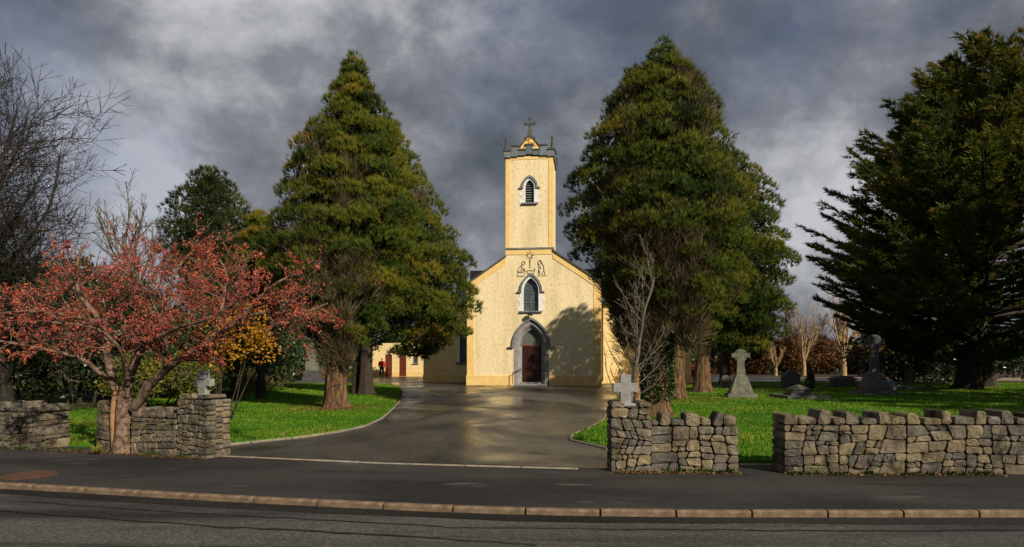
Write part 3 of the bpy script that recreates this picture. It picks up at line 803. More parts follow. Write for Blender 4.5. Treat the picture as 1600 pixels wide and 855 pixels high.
for x, z in ((TC - .27, 16.925), (TC + .27, 16.925), (TC, 17.24)):
    for ax, az in ((.07, 0), (-.07, 0), (0, .07), (0, -.07)):
        fc.lathe([(.01, z + az - .055), (.055, z + az - .03), (.06, z + az), (.055, z + az + .03), (.01, z + az + .055)], x + ax, .4, 6)
fc.tube([(TC, .4, 17.2), (TC, .4, 17.55)], [.02, .008], 5)
fcm = fc.build('finial_cross', M['slate_edge'], tower)

# wings
def wing(u0, u1, v0, v1, h, wins, name):
    mb = MB()
    holes = [opening(cx, .42, 1.45, 3.5, 4.4) for cx in wins]
    mb.slab([(u0, 0), (u1, 0), (u1, h), (u0, h)], holes, v0, v0 + .4)
    mb.box(u0, u0 + .4, v0 + .402, v1, 0, h); mb.box(u1 - .4, u1, v0 + .402, v1, 0, h); mb.box(u0 + .402, u1 - .402, v1 - .4, v1, 0, h)
    w = mb.build(name, M['render_cream'], CH)
    for cx in wins:
        lancet(CH, cx, .40, 1.46, 3.5, 4.37, M['glass'], (2.1, 2.8), False, False, 0, .2, v0)
    MB().box(u0 - .05, u1 + .05, v0 - .05, v0 + .3, 0, .55).build('plinth', M['render_yellow'], w)
    MB().box(u0 - .02, u0 + .9, v0 - .02, v0 + .1, .552, h).build('corner_strip', M['render_yellow'], w) if u0 < -6 else None
    r = MB()
    um = (u0 + u1) / 2; hh = h + .55 * (v1 - v0) / 2; vm = (v0 + v1) / 2
    r.add([(u0 - .3, v0 - .3, h - .1), (u1 + .3, v0 - .3, h - .1), (u1 + .3, vm, hh), (u0 - .3, vm, hh), (u0 - .3, v1 + .3, h - .1), (u1 + .3, v1 + .3, h - .1)],
          [(0, 1, 2, 3), (3, 2, 5, 4), (0, 3, 4), (1, 5, 2), (0, 4, 5, 1)])
    r.build('wing_roof', M['slate'], w)
    return w
wing(-8.4, -HW - .0, 4.6, 9.2, 5.6, (-5.35,), 'wing_wall')
wing(HW, 10.5, 4.2, 14, 5.6, (7.5,), 'wing_wall')
MB().tube([(HW + .18, 4.12, .15), (HW + .18, 4.12, 5.3), (HW + .18, 4.3, 5.45)], .05, 7).build('downpipe', M['iron'], CH)

# wire nativity figures on the front wall
def wire(name, label, strokes, r=.014, group='wire nativity outlines on the church front'):
    T = CH.matrix_basis if False else (Matrix.Translation(CH.location) @ Matrix.Rotation(CH.rotation_euler.z, 4, 'Z'))
    allp = [p for s in strokes for p in s]
    cx = sum(p[0] for p in allp) / len(allp); cz = min(p[1] for p in allp)
    polys = []
    for s in strokes:
        P = np.array([(p[0] - cx, 0, p[1] - cz) for p in s])
        polys.append((P, np.full(len(P), r)))
    o = tubes_mesh(name, polys, M['iron'], sides_of=lambda r: 5)
    o.location = T @ Vector((cx, -.03, cz)); o.rotation_euler = (0, 0, CH.rotation_euler.z)
    return tag(o, label, 'wire ornament', group)
def P2(pts):   # photograph pixels on the facade -> facade coordinates
    return [((x - 833) / 24.4, EYE + (560 - y) / 24.4) for x, y in pts]
def ring(cx, cy, rx, ry, n=14, a0=0, a1=360):
    return [(cx + rx * math.cos(math.radians(a0 + (a1 - a0) * i / n)), cy + ry * math.sin(math.radians(a0 + (a1 - a0) * i / n))) for i in range(n + 1)]
star = [(828 + (6.4 if i % 2 == 0 else 2.8) * math.sin(i * math.pi / 8), 399 - (6.4 if i % 2 == 0 else 2.8) * math.cos(i * math.pi / 8)) for i in range(17)]
wire('wire_star', 'black wire star with a long tail above the manger on the church gable', [P2(star), P2([(827, 405), (828.5, 413), (830, 405)]), P2([(828.5, 413), (828.5, 419)]), P2([(828, 392.6), (828, 390)])])
wire('wire_figure', 'black wire outline of a kneeling figure left of the manger', [P2(ring(818, 411, 2.4, 3)), P2([(816, 413), (811, 417), (809, 423), (810, 426), (808, 431), (819, 431.5), (821, 424), (820, 420), (815, 419), (813, 422), (816, 423), (821, 421)]), P2([(814, 414.5), (815.5, 418)]), P2([(810, 424), (815, 426), (819, 424)])])
wire('wire_figure', 'black wire outline of a veiled figure right of the manger', [P2(ring(843.5, 410, 2.4, 3)), P2([(841, 412.5), (842.5, 417), (842, 423), (841, 431.5), (853, 431.5), (850.5, 424), (850, 417), (847, 411.5), (845.5, 407.5), (842.5, 406.5)]), P2([(843.5, 416), (846, 420), (843, 423), (844, 430)]), P2([(849, 424), (847, 428), (849, 431)])])
wire('wire_manger', 'black wire outline of a manger with a child over the front window', [P2([(823.5, 423), (825, 427), (834, 427), (836.5, 421)]), P2([(823.5, 423), (828, 422.5), (833, 423.5), (836.5, 421), (835, 419.5), (833.5, 421)]), P2([(826, 427), (825, 429.5)]), P2([(833, 427), (834, 429.5)])])

# annexe behind the left tree
AN = tag(empty('annexe', (-11.0, 61.5, 0), math.radians(-7)), 'low cream annexe with two oxblood doors seen under the left tree', 'building')
an = MB(); hd = lambda a, b, z0, z1: [(a, z0), (b, z0), (b, z1), (a, z1)]
dx = [(-1.25, -.55), (.15, .85)]
an.slab([(-4.5, 0), (2.6, 0), (2.6, 3.6), (-4.5, 3.6)], [hd(a, b, .02, 2.12) for a, b in dx] + [hd(1.5, 2.0, 1.25, 2.1)], 0, .3)
an.box(-4.5, -4.2, .302, 6, 0, 3.6); an.box(2.3, 2.6, .302, 6, 0, 3.6); an.box(-4.19, 2.29, 5.7, 6, 0, 3.6)
aw = an.build('wall', M['render_cream'], AN)
for a, b in dx:
    d = MB().box(a, b, .1, .15, 0.02, 2.12).build('door', M['red_paint'], AN)
    MB().box(b - .12, b - .08, .06, .1, 1.0, 1.1).build('handle', M['lead'], d)
aw_ = MB().box(1.5, 2.0, .14, .17, 1.25, 2.1).build('window', M['glass'], AN)
MB().box(1.42, 2.08, -.08, .1, 1.17, 1.246).build('sill', M['grey_trim'], aw_)
for a, b in ((-4.52, dx[0][0]), (dx[0][1], dx[1][0]), (dx[1][1], 2.62)):
    MB().box(a, b, -.04, .1, 0, .5).build('plinth', M['render_yellow'], AN)
MB().add([(-4.8, -.3, 3.5), (2.9, -.3, 3.5), (2.9, 3, 5.2), (-4.8, 3, 5.2), (-4.8, 6.3, 3.5), (2.9, 6.3, 3.5)], [(0, 1, 2, 3), (3, 2, 5, 4), (0, 3, 4), (1, 5, 2), (0, 4, 5, 1)]).build('roof', M['slate'], AN)

# ------------------------------------------------------------------ rubble walls
def stone_mesh(quad, y0, y1, rng, gap=.0045, bulge=.012):
    """one rubble stone from a four-cornered cell (s, z), running through the wall from y0 to y1"""
    q = [np.array(p, float) for p in quad]
    c = sum(q) / 4
    loop = []
    for i in range(4):
        a, b = q[i], q[(i + 1) % 4]
        L = np.linalg.norm(b - a) + 1e-6
        cut = min(.30, rng.uniform(.008, .034) / L + .03)
        loop.append(a + (b - a) * cut)
        if L > .2: loop.append(a + (b - a) * .5 + np.array((rng.uniform(-.008, .008), rng.uniform(-.008, .008))))
        loop.append(b - (b - a) * cut)
    out = []
    for p in loop:
        d = c - p; l = np.linalg.norm(d)
        out.append(p + d / l * (gap + rng.uniform(0, .006)))
    n = len(out)
    bf, bb = rng.uniform(.2, 1.4) * bulge, rng.uniform(.2, 1.4) * bulge
    V, F = [], []
    tilt = rng.uniform(-.05, .05); tz = rng.uniform(-.05, .05)
    def row(t, y, jit):
        for p in out:
            pp = c + (p - c) * t
            V.append((pp[0], y + tilt * (p[0] - c[0]) + tz * (p[1] - c[1]) + rng.uniform(-jit, jit), pp[1]))
    yj = rng.uniform(-.012, .010); y0 += yj; y1 -= rng.uniform(-.012, .010)
    row(.60, y0 - bf, .008); row(.955, y0 - bf * .7, .008); row(1.0, y0 + .014, .004)
    row(1.0, y1 - .014, .004); row(.955, y1 + bb * .7, .008); row(.60, y1 + bb, .008)
    for j in range(5):
        for i in range(n):
            i2 = (i + 1) % n
            F.append((j * n + i, j * n + i2, (j + 1) * n + i2, (j + 1) * n + i))
    F.append(tuple(range(n))[::-1]); F.append(tuple(range(5 * n, 6 * n)))
    return V, F, c
def split_cells(rect, rng, amin, amax, hmax=.24):
    res = []
    def rec(q, depth):
        w = (np.linalg.norm(q[1] - q[0]) + np.linalg.norm(q[2] - q[3])) / 2
        h = (np.linalg.norm(q[3] - q[0]) + np.linalg.norm(q[2] - q[1])) / 2
        if (w * h < rng.uniform(amin, amax) and w < 2.6 * h and h < hmax) or (w < .13 and h < .13):
            res.append(q); return
        t = rng.uniform(.30, .70); j = rng.uniform(-.09, .09)
        if w > h * rng.uniform(1.15, 1.9):
            a = q[0] + (q[1] - q[0]) * (t + j); b = q[3] + (q[2] - q[3]) * (t - j)
            rec([q[0], a, b, q[3]], depth + 1); rec([a, q[1], q[2], b], depth + 1)
        else:
            j *= .5
            a = q[0] + (q[3] - q[0]) * (t + j); b = q[1] + (q[2] - q[1]) * (t - j)
            rec([q[0], q[1], b, a], depth + 1); rec([a, b, q[2], q[3]], depth + 1)
    rec([np.array(p, float) for p in rect], 0)
    return res
def rubble(name, label, A, B, H, T, seed, coping, group, amin=.016, amax=.075, taper=0.0, cat='wall'):
    """rubble wall from A to B; A-B is its face towards the road. coping: (s, width, height, top narrowing, tilt)"""
    rng = random.Random(seed)
    A = np.array(A, float); B = np.array(B, float); L = np.linalg.norm(B - A)
    root = empty(name, (A[0], A[1], 0), math.atan2(B[1] - A[1], B[0] - A[0]))
    tag(root, label, cat, group)
    MB().box(.03, L - .03, .035, T - .035, -.05, H - .03).build('mortar_core', M['mortar'], root)
    # split into lengths first so that stones stay of a size
    nseg = max(1, int(round(L / .9))); cells = []
    xs = [0] + [L * (i + rng.uniform(-.15, .15)) / nseg for i in range(1, nseg)] + [L]
    layers = [(0, T * .36), (T * .36, T * .68), (T * .68, T)] if T > .475 else []
    for lay in layers:      # a pier has stones of its own on every side
        for q in split_cells([(0, -.02), (L, -.02), (L, H), (0, H)], rng, amin, amax):
            j0, j1 = rng.uniform(-.05, .05) if lay[0] else 0, rng.uniform(-.05, .05) if lay[1] < T else 0
            V, F, c = stone_mesh(q, lay[0] + j0 * .3 + (.006 if lay[0] else 0), lay[1] + j1 * .3 - (.006 if lay[1] < T else 0), rng)
            MB().add([(x - c[0], y, z - c[1]) for x, y, z in V], F).build('stone', M['stone'], root, loc=(c[0], 0, c[1]))
    for a, b in zip(xs[:-1], xs[1:]):
        if layers: break
        cells += split_cells([(a, -.02), (b, -.02), (b, H), (a, H)], rng, amin, amax)
    for q in cells:
        ends = min(p[0] for p in q) < .01 or max(p[0] for p in q) > L - .01
        nd_ = max(2, int(round(T / .24))) if ends else (2 if T > .55 else 1)
        ks = [0] + [T * (i + rng.uniform(-.22, .22)) / nd_ for i in range(1, nd_)] + [T]
        for ya, yb in [(a_ + (.007 if a_ else 0), b_ - (.007 if b_ < T else 0)) for a_, b_ in zip(ks[:-1], ks[1:])]:
            V, F, c = stone_mesh(q, ya, yb, rng)
            MB().add([(x - c[0], y, z - c[1]) for x, y, z in V], F).build('stone', M['stone'], root, loc=(c[0], 0, c[1]))
    for s, w, h, nar, tilt in coping:
        q = [(s, H + .004), (s + w, H + .004), (s + w - nar * w * rng.uniform(.5, 1), H + h * rng.uniform(.92, 1)), (s + nar * w * rng.uniform(.5, 1), H + h)]
        c0 = s + w / 2
        q = [(c0 + (x - c0) + tilt * (z - H), z) for x, z in q]
        V, F, c = stone_mesh(q, rng.uniform(0, .05), T - rng.uniform(0, .06), rng, .004, .02)
        MB().add([(x - c[0], y, z - c[1]) for x, y, z in V], F).build('coping_stone', M['stone'], root, loc=(c[0], 0, c[1]))
    return root
def auto_coping(L, seed, lo=(.18, .34), tall=(.16, .24)):
    r = random.Random(seed); s = 0.0; out = [(0, .22, .17, .05, 0)]; s = .225; k = 0
    while s < L - .1:
        if k % 2 == 0:
            w = r.uniform(*lo); h = r.uniform(.10, .13); out.append((s, min(w, L - s), h, .04, 0))
        else:
            w = r.uniform(*tall); h = r.uniform(.17, .23); out.append((s, min(w, L - s), h, r.uniform(.08, .22), r.uniform(-.15, .15)))
        s += w + .006; k += 1
    return out
WG = 'rubble stone boundary walls along the footpath'
# right of the gate: pier, short wall, gap, long wall, next pier
rubble('gate_pier', 'square rubble stone gate pier at the right of the drive, a pale cross on top', (1.53, 9.9), (2.16, 9.88), .98, .60, 11,
       [(0, .22, .10, .04, 0), (.225, .20, .03, .02, 0), (.43, .20, .10, .05, 0)], WG, .012, .05, cat='gate pier')
rubble('stone_wall', 'short rubble wall between the right gate pier and the gap onto the lawn', (2.145, 9.91), (3.49, 9.84), .70, .44, 12,
       [(0, .13, .10, .03, 0), (.135, .17, .22, .16, .1), (.31, .22, .11, .05, 0), (.535, .24, .20, .08, -.05), (.78, .16, .13, .12, 0), (.945, .17, .22, .36, .2), (1.12, .20, .17, .03, 0)], WG, .014, .10)
rubble('stone_wall', 'long rubble wall with uneven upright coping stones at the right edge', (4.12, 9.70), (8.62, 9.68), .74, .46, 13, auto_coping(4.5, 5), WG, .016, .12)
# left of the gate
rubble('gate_pier', 'square rubble stone gate pier at the left of the drive, a weathered cross on top', (-5.98, 11.44), (-5.30, 11.15), 1.02, .50, 21,
       [(0, .24, .10, .05, 0), (.245, .20, .04, .02, 0), (.45, .23, .09, .04, 0)], WG, .012, .05, cat='gate pier')
rubble('stone_wall', 'short rubble wall between the berry tree and the left gate pier', (-7.02, 11.80), (-6.0, 11.47), .66, .42, 22,
       [(0, .20, .10, .06, 0), (.21, .17, .20, .28, .1), (.39, .20, .10, .04, 0), (.60, .18, .20, .22, -.08), (.79, .26, .10, .04, 0)], WG, .02, .09)
rubble('stone_wall', 'narrow stub of rubble wall just left of the berry tree trunk', (-7.86, 12.10), (-7.46, 11.97), .72, .42, 23, [(.02, .19, .24, .22, 0), (.22, .18, .12, .05, 0)], WG, .03, .1)
rubble('stone_wall', 'rubble wall at the left edge of the picture beneath the dark shrubs', (-13.75, 13.43), (-8.91, 12.30), .70, .46, 24,
       [(4.97 - s - w, w, h, n_, t) for s, w, h, n_, t in auto_coping(4.9, 9)], WG, .03, .10)

# stone crosses on the gate piers
def pier_cross(name, label, loc, rz, h, w, sh, th, arm_z, arm_h, mat):
    mb = MB().slab([(-sh, 0), (sh, 0), (sh, arm_z), (w, arm_z), (w, arm_z + arm_h), (sh, arm_z + arm_h), (sh, h), (-sh, h), (-sh, arm_z + arm_h), (-w, arm_z + arm_h), (-w, arm_z), (-sh, arm_z)], [], -th, th)
    root = empty(name, loc, rz)
    mb.build('shaft_and_arms', mat, root, bevel=.008)
    MB().frustum(0, 0, -.035, .012, .21, .15, .16, .11).build('base_slab', mat, root)
    return tag(root, label, 'cross', 'pale stone crosses on the gate piers')
pier_cross('stone_cross', 'pale plain stone cross on the right gate pier', (1.80, 10.18, 1.02), math.radians(-3), .47, .195, .085, .055, .20, .135, M['white_stone'])
pier_cross('stone_cross', 'weathered plain stone cross on the left gate pier', (-5.55, 11.53, 1.06), math.radians(-20), .47, .195, .088, .055, .19, .135, M['white_stone'])

# manhole cover on the footpath
mh = tag(empty('manhole_cover', (-7.2, 9.55, 0.002)), 'rusty round manhole cover in the footpath at the left edge', 'manhole cover')
MB().lathe([(.36, 0), (.36, .008), (.34, .012), (.33, .008)], 0, 0, 32).build('rim', M['rust'], mh)
pl = MB().lathe([(.32, 0), (.32, .010)], 0, 0, 32)
for i in range(-3, 4):
    pl.box(-.22, .22, i * .08 - .015, i * .08 + .015, .009, .014)
pl.build('plate', M['rust'], mh)

# ------------------------------------------------------------------ plants
def unit(v):
    return v / (np.linalg.norm(v, axis=-1, keepdims=True) + 1e-9)

def blades(r, C, D, n_each, length, width, spread, tint, droop=0.0, tri=False, face=None):
    """n_each four-cornered blades fanning from each point C about direction D. returns V, F, tint"""
    n = len(C)
    Dn = np.repeat(D, n_each, axis=0); Cn = np.repeat(C, n_each, axis=0)
    m = n * n_each
    dirs = unit(Dn + r.normal(0, spread, (m, 3)))
    dirs[:, 2] -= droop * r.random(m)
    dirs = unit(dirs)
    L = np.repeat(np.broadcast_to(length, n), n_each) * (0.6 + 0.6 * r.random(m))
    W = np.repeat(np.broadcast_to(width, n), n_each) * (0.7 + 0.6 * r.random(m))
    if face is None:
        side = unit(np.cross(dirs, unit(r.normal(0, 1, (m, 3)))))
    else:      # sprays lie with their flat side outwards
        side = unit(np.cross(dirs, np.repeat(face, n_each, axis=0) + r.normal(0, .28, (m, 3))))
    if tri:
        V = np.empty((m, 3, 3)); b0 = Cn + dirs * (L * .15)[:, None]
        V[:, 0] = b0 + side * (W / 2)[:, None]; V[:, 1] = b0 - side * (W / 2)[:, None]; V[:, 2] = Cn + dirs * L[:, None]
        t = np.clip(np.repeat(tint, n_each) + r.normal(0, .05, m), 0, 1)
        return V.reshape(-1, 3), np.arange(m * 3).reshape(-1, 3), np.repeat(t, 3)
    V = np.empty((m, 4, 3))
    V[:, 0] = Cn
    midp = Cn + dirs * (L * 0.5)[:, None]
    V[:, 1] = midp + side * (W / 2)[:, None]
    V[:, 2] = Cn + dirs * L[:, None]
    V[:, 3] = midp - side * (W / 2)[:, None]
    t = np.clip(np.repeat(tint, n_each) + r.normal(0, .06, m), 0, 1)
    return V.reshape(-1, 3), np.arange(m * 4).reshape(-1, 4), np.repeat(t, 4)

def trunk_mesh(name, pts, radii, mat, parent, seed, sides=22, flute=.07, flare=.5, nfl=6, loc=None):
    """tapered trunk along pts with fluted bark and spreading root flare"""
    r = np.random.default_rng(seed)
    P = np.array(pts, float); R = np.array(radii, float)
    s = np.concatenate([[0], np.cumsum(np.linalg.norm(np.diff(P, axis=0), axis=1))])
    n = max(8, int(s[-1] / .16)); ss = np.linspace(0, s[-1], n)
    Q = np.stack([np.interp(ss, s, P[:, k]) for k in range(3)], 1)
    for _ in range(3):
        Q[1:-1] = (Q[:-2] + 2 * Q[1:-1] + Q[2:]) / 4
    Rr = np.interp(ss, s, R)
    V, F = tube_np(Q, np.ones(n), sides)
    V = V.reshape(n, sides, 3)
    a = np.arange(sides) * 2 * np.pi / sides
    ph = r.random(4) * 6.28
    fl = 1 + flute * np.sin(nfl * a[None] + ph[0] + .5 * np.sin(ss[:, None] * 1.3)) + flute * .6 * np.sin((nfl * 2 + 1) * a[None] + ph[1] + ss[:, None] * .8) + r.normal(0, flute * .22, (n, sides))
    flr = 1 + flare * np.exp(-ss[:, None] / .28) * (1 + .5 * np.sin(5 * a[None] + ph[2]))
    V = Q[:, None] + (V - Q[:, None]) * (Rr[:, None] * fl * flr)[..., None]
    return mesh_np(name, V.reshape(-1, 3), F, mat, parent, smooth=True, loc=loc)

def conifer(name, label, base_px, d, profile, seed, n_clump, per_clump, mat, group, trunks=None, bark='bark_red',
            tuft=(.20, .034), clump_r=(.50, .92), depth_k=.9, dead=0, dead_box=None, limb=True, tintbase=.5, core=1.0, upright=.55, tall=.82, window=None, slim=.95):
    """profile: (py, left px, right px) of the crown's outline as seen at distance d"""
    r = np.random.default_rng(seed)
    bx, by = (base_px - 800) / 1000 * d, d
    root = tag(empty(name, (bx, by, 0)), label, 'tree', group)
    pr = sorted([(EYE + (560 - py) / 1000 * d, (l + rr) / 2, (rr - l) / 2) for py, l, rr in profile])
    Z = np.array([p[0] for p in pr]); CX = np.array([(p[1] - 800) / 1000 * d - bx for p in pr]); HWd = np.array([p[2] / 1000 * d for p in pr]) * slim
    z0, z1 = Z[0], Z[-1]
    # clump centres: area-weighted over the crown's surface, kept apart so that dark gaps show between them
    zz = np.linspace(z0, z1, 200); w = np.interp(zz, Z, HWd) + .12
    med = np.median(HWd) * 1.35
    acc, acr = [], []
    for _ in range(n_clump * 14):
        if len(acc) >= n_clump: break
        z = np.interp(r.random(), np.cumsum(w) / w.sum(), zz); a = r.random() * 2 * np.pi
        z = min(z, z1 - .7)
        h = np.interp(z, Z, HWd); q = (clump_r[0] + (clump_r[1] - clump_r[0]) * r.random() ** 1.3) * np.clip(.16 + h / 2.1, .20, 1.1)
        rd = np.clip(1 - q / max(h, .2) * 1.0, .05, 1) * r.uniform(.80, 1.13)
        if r.random() < .10: rd *= r.random() ** .5
        c = np.array((np.interp(z, Z, CX) + np.cos(a) * h * rd, np.sin(a) * min(h, med) * depth_k * rd, z))
        if window and window[0] < c[0] < window[1] and window[2] < z < window[3] and c[1] < .4 * h and r.random() < .85: continue
        if acc:
            dd = np.linalg.norm((np.array(acc) - c) * np.array((1, 1, 1.25)), axis=1)
            if (dd < 1.02 * np.maximum(np.array(acr), q)).any(): continue
        acc.append(c); acr.append(q)
    cc = np.array(acc); cr = np.array(acr); n_clump = len(cc)
    # a leading shoot at the very top
    top_c = np.array([[np.interp(z1, Z, CX), 0, z1 - .42 - .30 * k] for k in range(6)])
    cc = np.concatenate([cc, top_c]); cr = np.concatenate([cr, np.minimum([.20, .27, .34, .41, .48, .55], .12 + np.interp(top_c[:, 2], Z, HWd))]); n_clump += 6
    ctint = np.clip(tintbase + r.normal(0, .15, n_clump), 0, .84)
    # tufts over each clump, mostly its upper and outer side
    cnt = np.maximum(8, (per_clump * (cr / cr.mean()) ** 1.7)).astype(int)
    idx = np.repeat(np.arange(n_clump), cnt); m = len(idx)
    axis = np.stack([np.interp(cc[:, 2], Z, CX), np.zeros(n_clump)], 1)
    outw = np.concatenate([cc[:, :2] - axis, np.zeros((n_clump, 1))], 1); outw = unit(outw)
    dirs = unit(r.normal(0, 1, (m, 3)) + outw[idx] * .55 + np.array((0, 0, .80)))
    dirs[:, 2] = np.where(dirs[:, 2] < -.12, -dirs[:, 2] * .6, dirs[:, 2]); dirs = unit(dirs)
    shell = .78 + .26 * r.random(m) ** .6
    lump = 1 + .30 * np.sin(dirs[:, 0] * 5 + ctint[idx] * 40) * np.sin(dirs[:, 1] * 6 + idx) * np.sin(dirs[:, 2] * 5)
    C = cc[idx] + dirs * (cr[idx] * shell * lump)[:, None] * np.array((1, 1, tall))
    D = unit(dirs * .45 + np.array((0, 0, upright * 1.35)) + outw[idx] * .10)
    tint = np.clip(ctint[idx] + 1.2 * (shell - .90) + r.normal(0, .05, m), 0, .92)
    tint = np.where(r.random(m) < .004, 1.0, tint)
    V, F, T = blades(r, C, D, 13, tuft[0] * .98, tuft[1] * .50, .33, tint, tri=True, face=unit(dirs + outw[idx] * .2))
    # sparse inner foliage so the crown is not hollow, tinted darker as painted shade
    k = int(n_clump * 17 * core)
    if k:
        kz = np.minimum(np.interp(r.random(k), np.cumsum(w) / w.sum(), zz), z1 - 1.1)
        a2 = r.random(k) * 2 * np.pi; q = np.sqrt(r.random(k)) * .62
        h2 = np.interp(kz, Z, HWd)
        Ci = np.stack([np.interp(kz, Z, CX) + np.cos(a2) * h2 * q, np.sin(a2) * np.minimum(h2, np.median(HWd) * 1.35) * depth_k * q, kz], 1)
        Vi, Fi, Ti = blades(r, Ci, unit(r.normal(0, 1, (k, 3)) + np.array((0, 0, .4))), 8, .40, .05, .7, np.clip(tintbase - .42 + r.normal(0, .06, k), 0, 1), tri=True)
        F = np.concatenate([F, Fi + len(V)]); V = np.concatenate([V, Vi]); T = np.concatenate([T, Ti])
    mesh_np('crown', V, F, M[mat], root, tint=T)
    # trunk(s)
    lean = np.interp(z0 + .75 * (z1 - z0), Z, CX)
    trunks = trunks or [(0, 0, .42, z1 * .9)]
    for i, (tx, ty, tr, th) in enumerate(trunks):
        pts = [(tx, ty, -.05), (tx * .95, ty, th * .12), (tx * .8 + lean * .1, ty * .8, th * .3), (tx * .4 + lean * .6, ty * .4, th * .65), (lean, 0, th)]
        trunk_mesh('trunk', pts, [tr, tr * .80, tr * .62, tr * .38, .05], M[bark], root, seed + i, flare=.32)
    if limb:
        polys = []
        tr0 = trunks[0]
        for i in range(0, n_clump - 6):
            if r.random() > .55: continue
            c = cc[i]
            if c[2] < 3.4: continue
            zs = max(2.2, c[2] - .55 * math.hypot(c[0] - lean, c[1]) - .5)
            f = np.clip(zs / (trunks[0][3]), 0, 1)
            sx = np.interp(f, [0, .12, .3, .65, 1], [tr0[0], tr0[0] * .95, tr0[0] * .8 + lean * .1, tr0[0] * .4 + lean * .6, lean])
            st = np.array((sx, tr0[1] * (1 - f), zs))
            md = st * .45 + c * .55 + np.array((0, 0, -.22)) + r.normal(0, .14, 3)
            rr0 = .014 + .035 * (1 - f)
            polys.append((np.array([st, md, c]), np.array([rr0, rr0 * .6, rr0 * .25])))
        if polys: tag(tubes_mesh('limbs', polys, M[bark], root, sides_of=lambda q: 4), kind='stuff')
    if dead:
        # brown bare twig fans showing between the green clumps
        bx0, bx1, bz0, bz1 = dead_box or (-9, 9, z0, z1)
        nc = max(3, dead // 22); ci = r.integers(nc, size=dead)
        kz0 = bz0 + (bz1 - bz0) * r.random(nc); aa = r.random(nc) * 2 * np.pi
        if window:      # the open, half-dead side of the crown
            nw = int(nc * .72); kz0[:nw] = window[2] + (window[3] - window[2]) * r.random(nw)
            xx = window[0] + (window[1] - window[0]) * r.random(nw)
            hh = np.interp(kz0[:nw], Z, HWd); aa[:nw] = -np.arccos(np.clip((xx - np.interp(kz0[:nw], Z, CX)) / np.maximum(hh * .8, .2), -1, 1))
        kz = kz0[ci] + r.normal(0, .28, dead); a2 = aa[ci] + r.normal(0, .13, dead)
        h2 = np.interp(kz, Z, HWd); q = .62 + .25 * r.random(dead)
        a2 = np.where(np.sin(a2) > 0, -a2, a2)
        Cd = np.stack([np.interp(kz, Z, CX) + np.cos(a2) * h2 * q, np.sin(a2) * np.minimum(h2, np.median(HWd) * 1.35) * depth_k * q, kz], 1)
        ok = (Cd[:, 0] > bx0) & (Cd[:, 0] < bx1); Cd = Cd[ok]
        ow = unit(np.stack([np.cos(a2), np.sin(a2), np.zeros(dead)], 1))[ok]
        Vd, Fd, Td = blades(r, Cd, unit(ow * .35 + np.array((0, 0, .9)) + r.normal(0, .25, (len(Cd), 3))), 15, .62, .017, .30, np.clip(r.normal(.45, .2, len(Cd)), 0, 1))
        mesh_np('dead_twigs', Vd, Fd, M['dead_twig'], root, tint=Td)
    return root

CG = 'tall conical conifers flanking the drive'
conifer('conifer_tree', 'tall cone-shaped conifer with a thick reddish trunk on the left lawn', 525, 22,
        [(72, 549, 557), (100, 536, 572), (130, 524, 581), (160, 503, 602), (200, 491, 630), (240, 450, 644), (280, 440, 656), (330, 424, 668), (380, 396, 668), (430, 396, 650), (480, 425, 632), (515, 455, 610), (540, 490, 580)],
        101, 230, 135, 'needle', CG, [(0, 0, .40, 11.6)], 'bark_red', dead=800, dead_box=(-2.5, 2.6, 2.3, 8.5), window=(-.9, 1.5, 1.6, 5.0), slim=.87)
conifer('conifer_tree', 'broad dark-trunked conifer behind the left one, hiding the left side of the church', 572, 30,
        [(180, 596, 612), (230, 560, 645), (280, 555, 668), (330, 555, 694), (380, 560, 726), (430, 562, 746), (480, 566, 754), (515, 575, 750), (540, 590, 728), (556, 605, 695)],
        102, 180, 130, 'needle', CG, [(0, 0, .36, 12.5), (-.55, .3, .22, 9)], 'bark_dark', (.23, .042), (.6, 1.1), dead=110, dead_box=(-2, 3, 2, 9))
conifer('conifer_tree', 'tallest conifer with an ivy-clad trunk at the right of the drive', 1027, 19,
        [(50, 1030, 1042), (75, 1014, 1058), (104, 1008, 1062), (120, 968, 1090), (140, 962, 1094), (160, 948, 1116), (200, 930, 1140), (240, 903, 1152), (280, 886, 1168), (320, 879, 1180), (360, 874, 1180), (400, 885, 1175), (440, 905, 1165), (470, 920, 1150), (500, 945, 1120)],
        103, 250, 108, 'needle', CG, [(0, 0, .38, 10.3)], 'bark_red', (.18, .032), (.42, .78), dead=1300, dead_box=(-2.8, 2.4, 2.2, 10.0), tintbase=.45, window=(-1.9, 1.1, 1.9, 5.1), slim=.90)
conifer('conifer_tree', 'dense conifer with a yellowish ribbed trunk right behind the ivy-clad one', 1057, 27,
        [(245, 1070, 1100), (280, 1055, 1140), (320, 1045, 1165), (360, 1035, 1175), (400, 1030, 1180), (440, 1030, 1175), (480, 1035, 1160), (515, 1045, 1135), (540, 1060, 1110)],
        104, 150, 120, 'needle', CG, [(0, 0, .40, 9.6)], 'bark_red', (.22, .038), (.55, 1.0), dead=200, dead_box=(-1, 4, 2, 8))
conifer('conifer_tree', 'conifer on an orange-lit trunk farther back beside the Celtic cross', 1097, 32,
        [(232, 1130, 1150), (268, 1105, 1182), (300, 1095, 1205), (340, 1088, 1221), (380, 1082, 1238), (420, 1080, 1248), (460, 1082, 1244), (500, 1085, 1234), (530, 1092, 1226), (552, 1105, 1205)],
        105, 190, 100, 'needle', CG, [(0, 0, .46, 10.5)], 'bark_red', (.26, .050), (.65, 1.2), tintbase=.48)
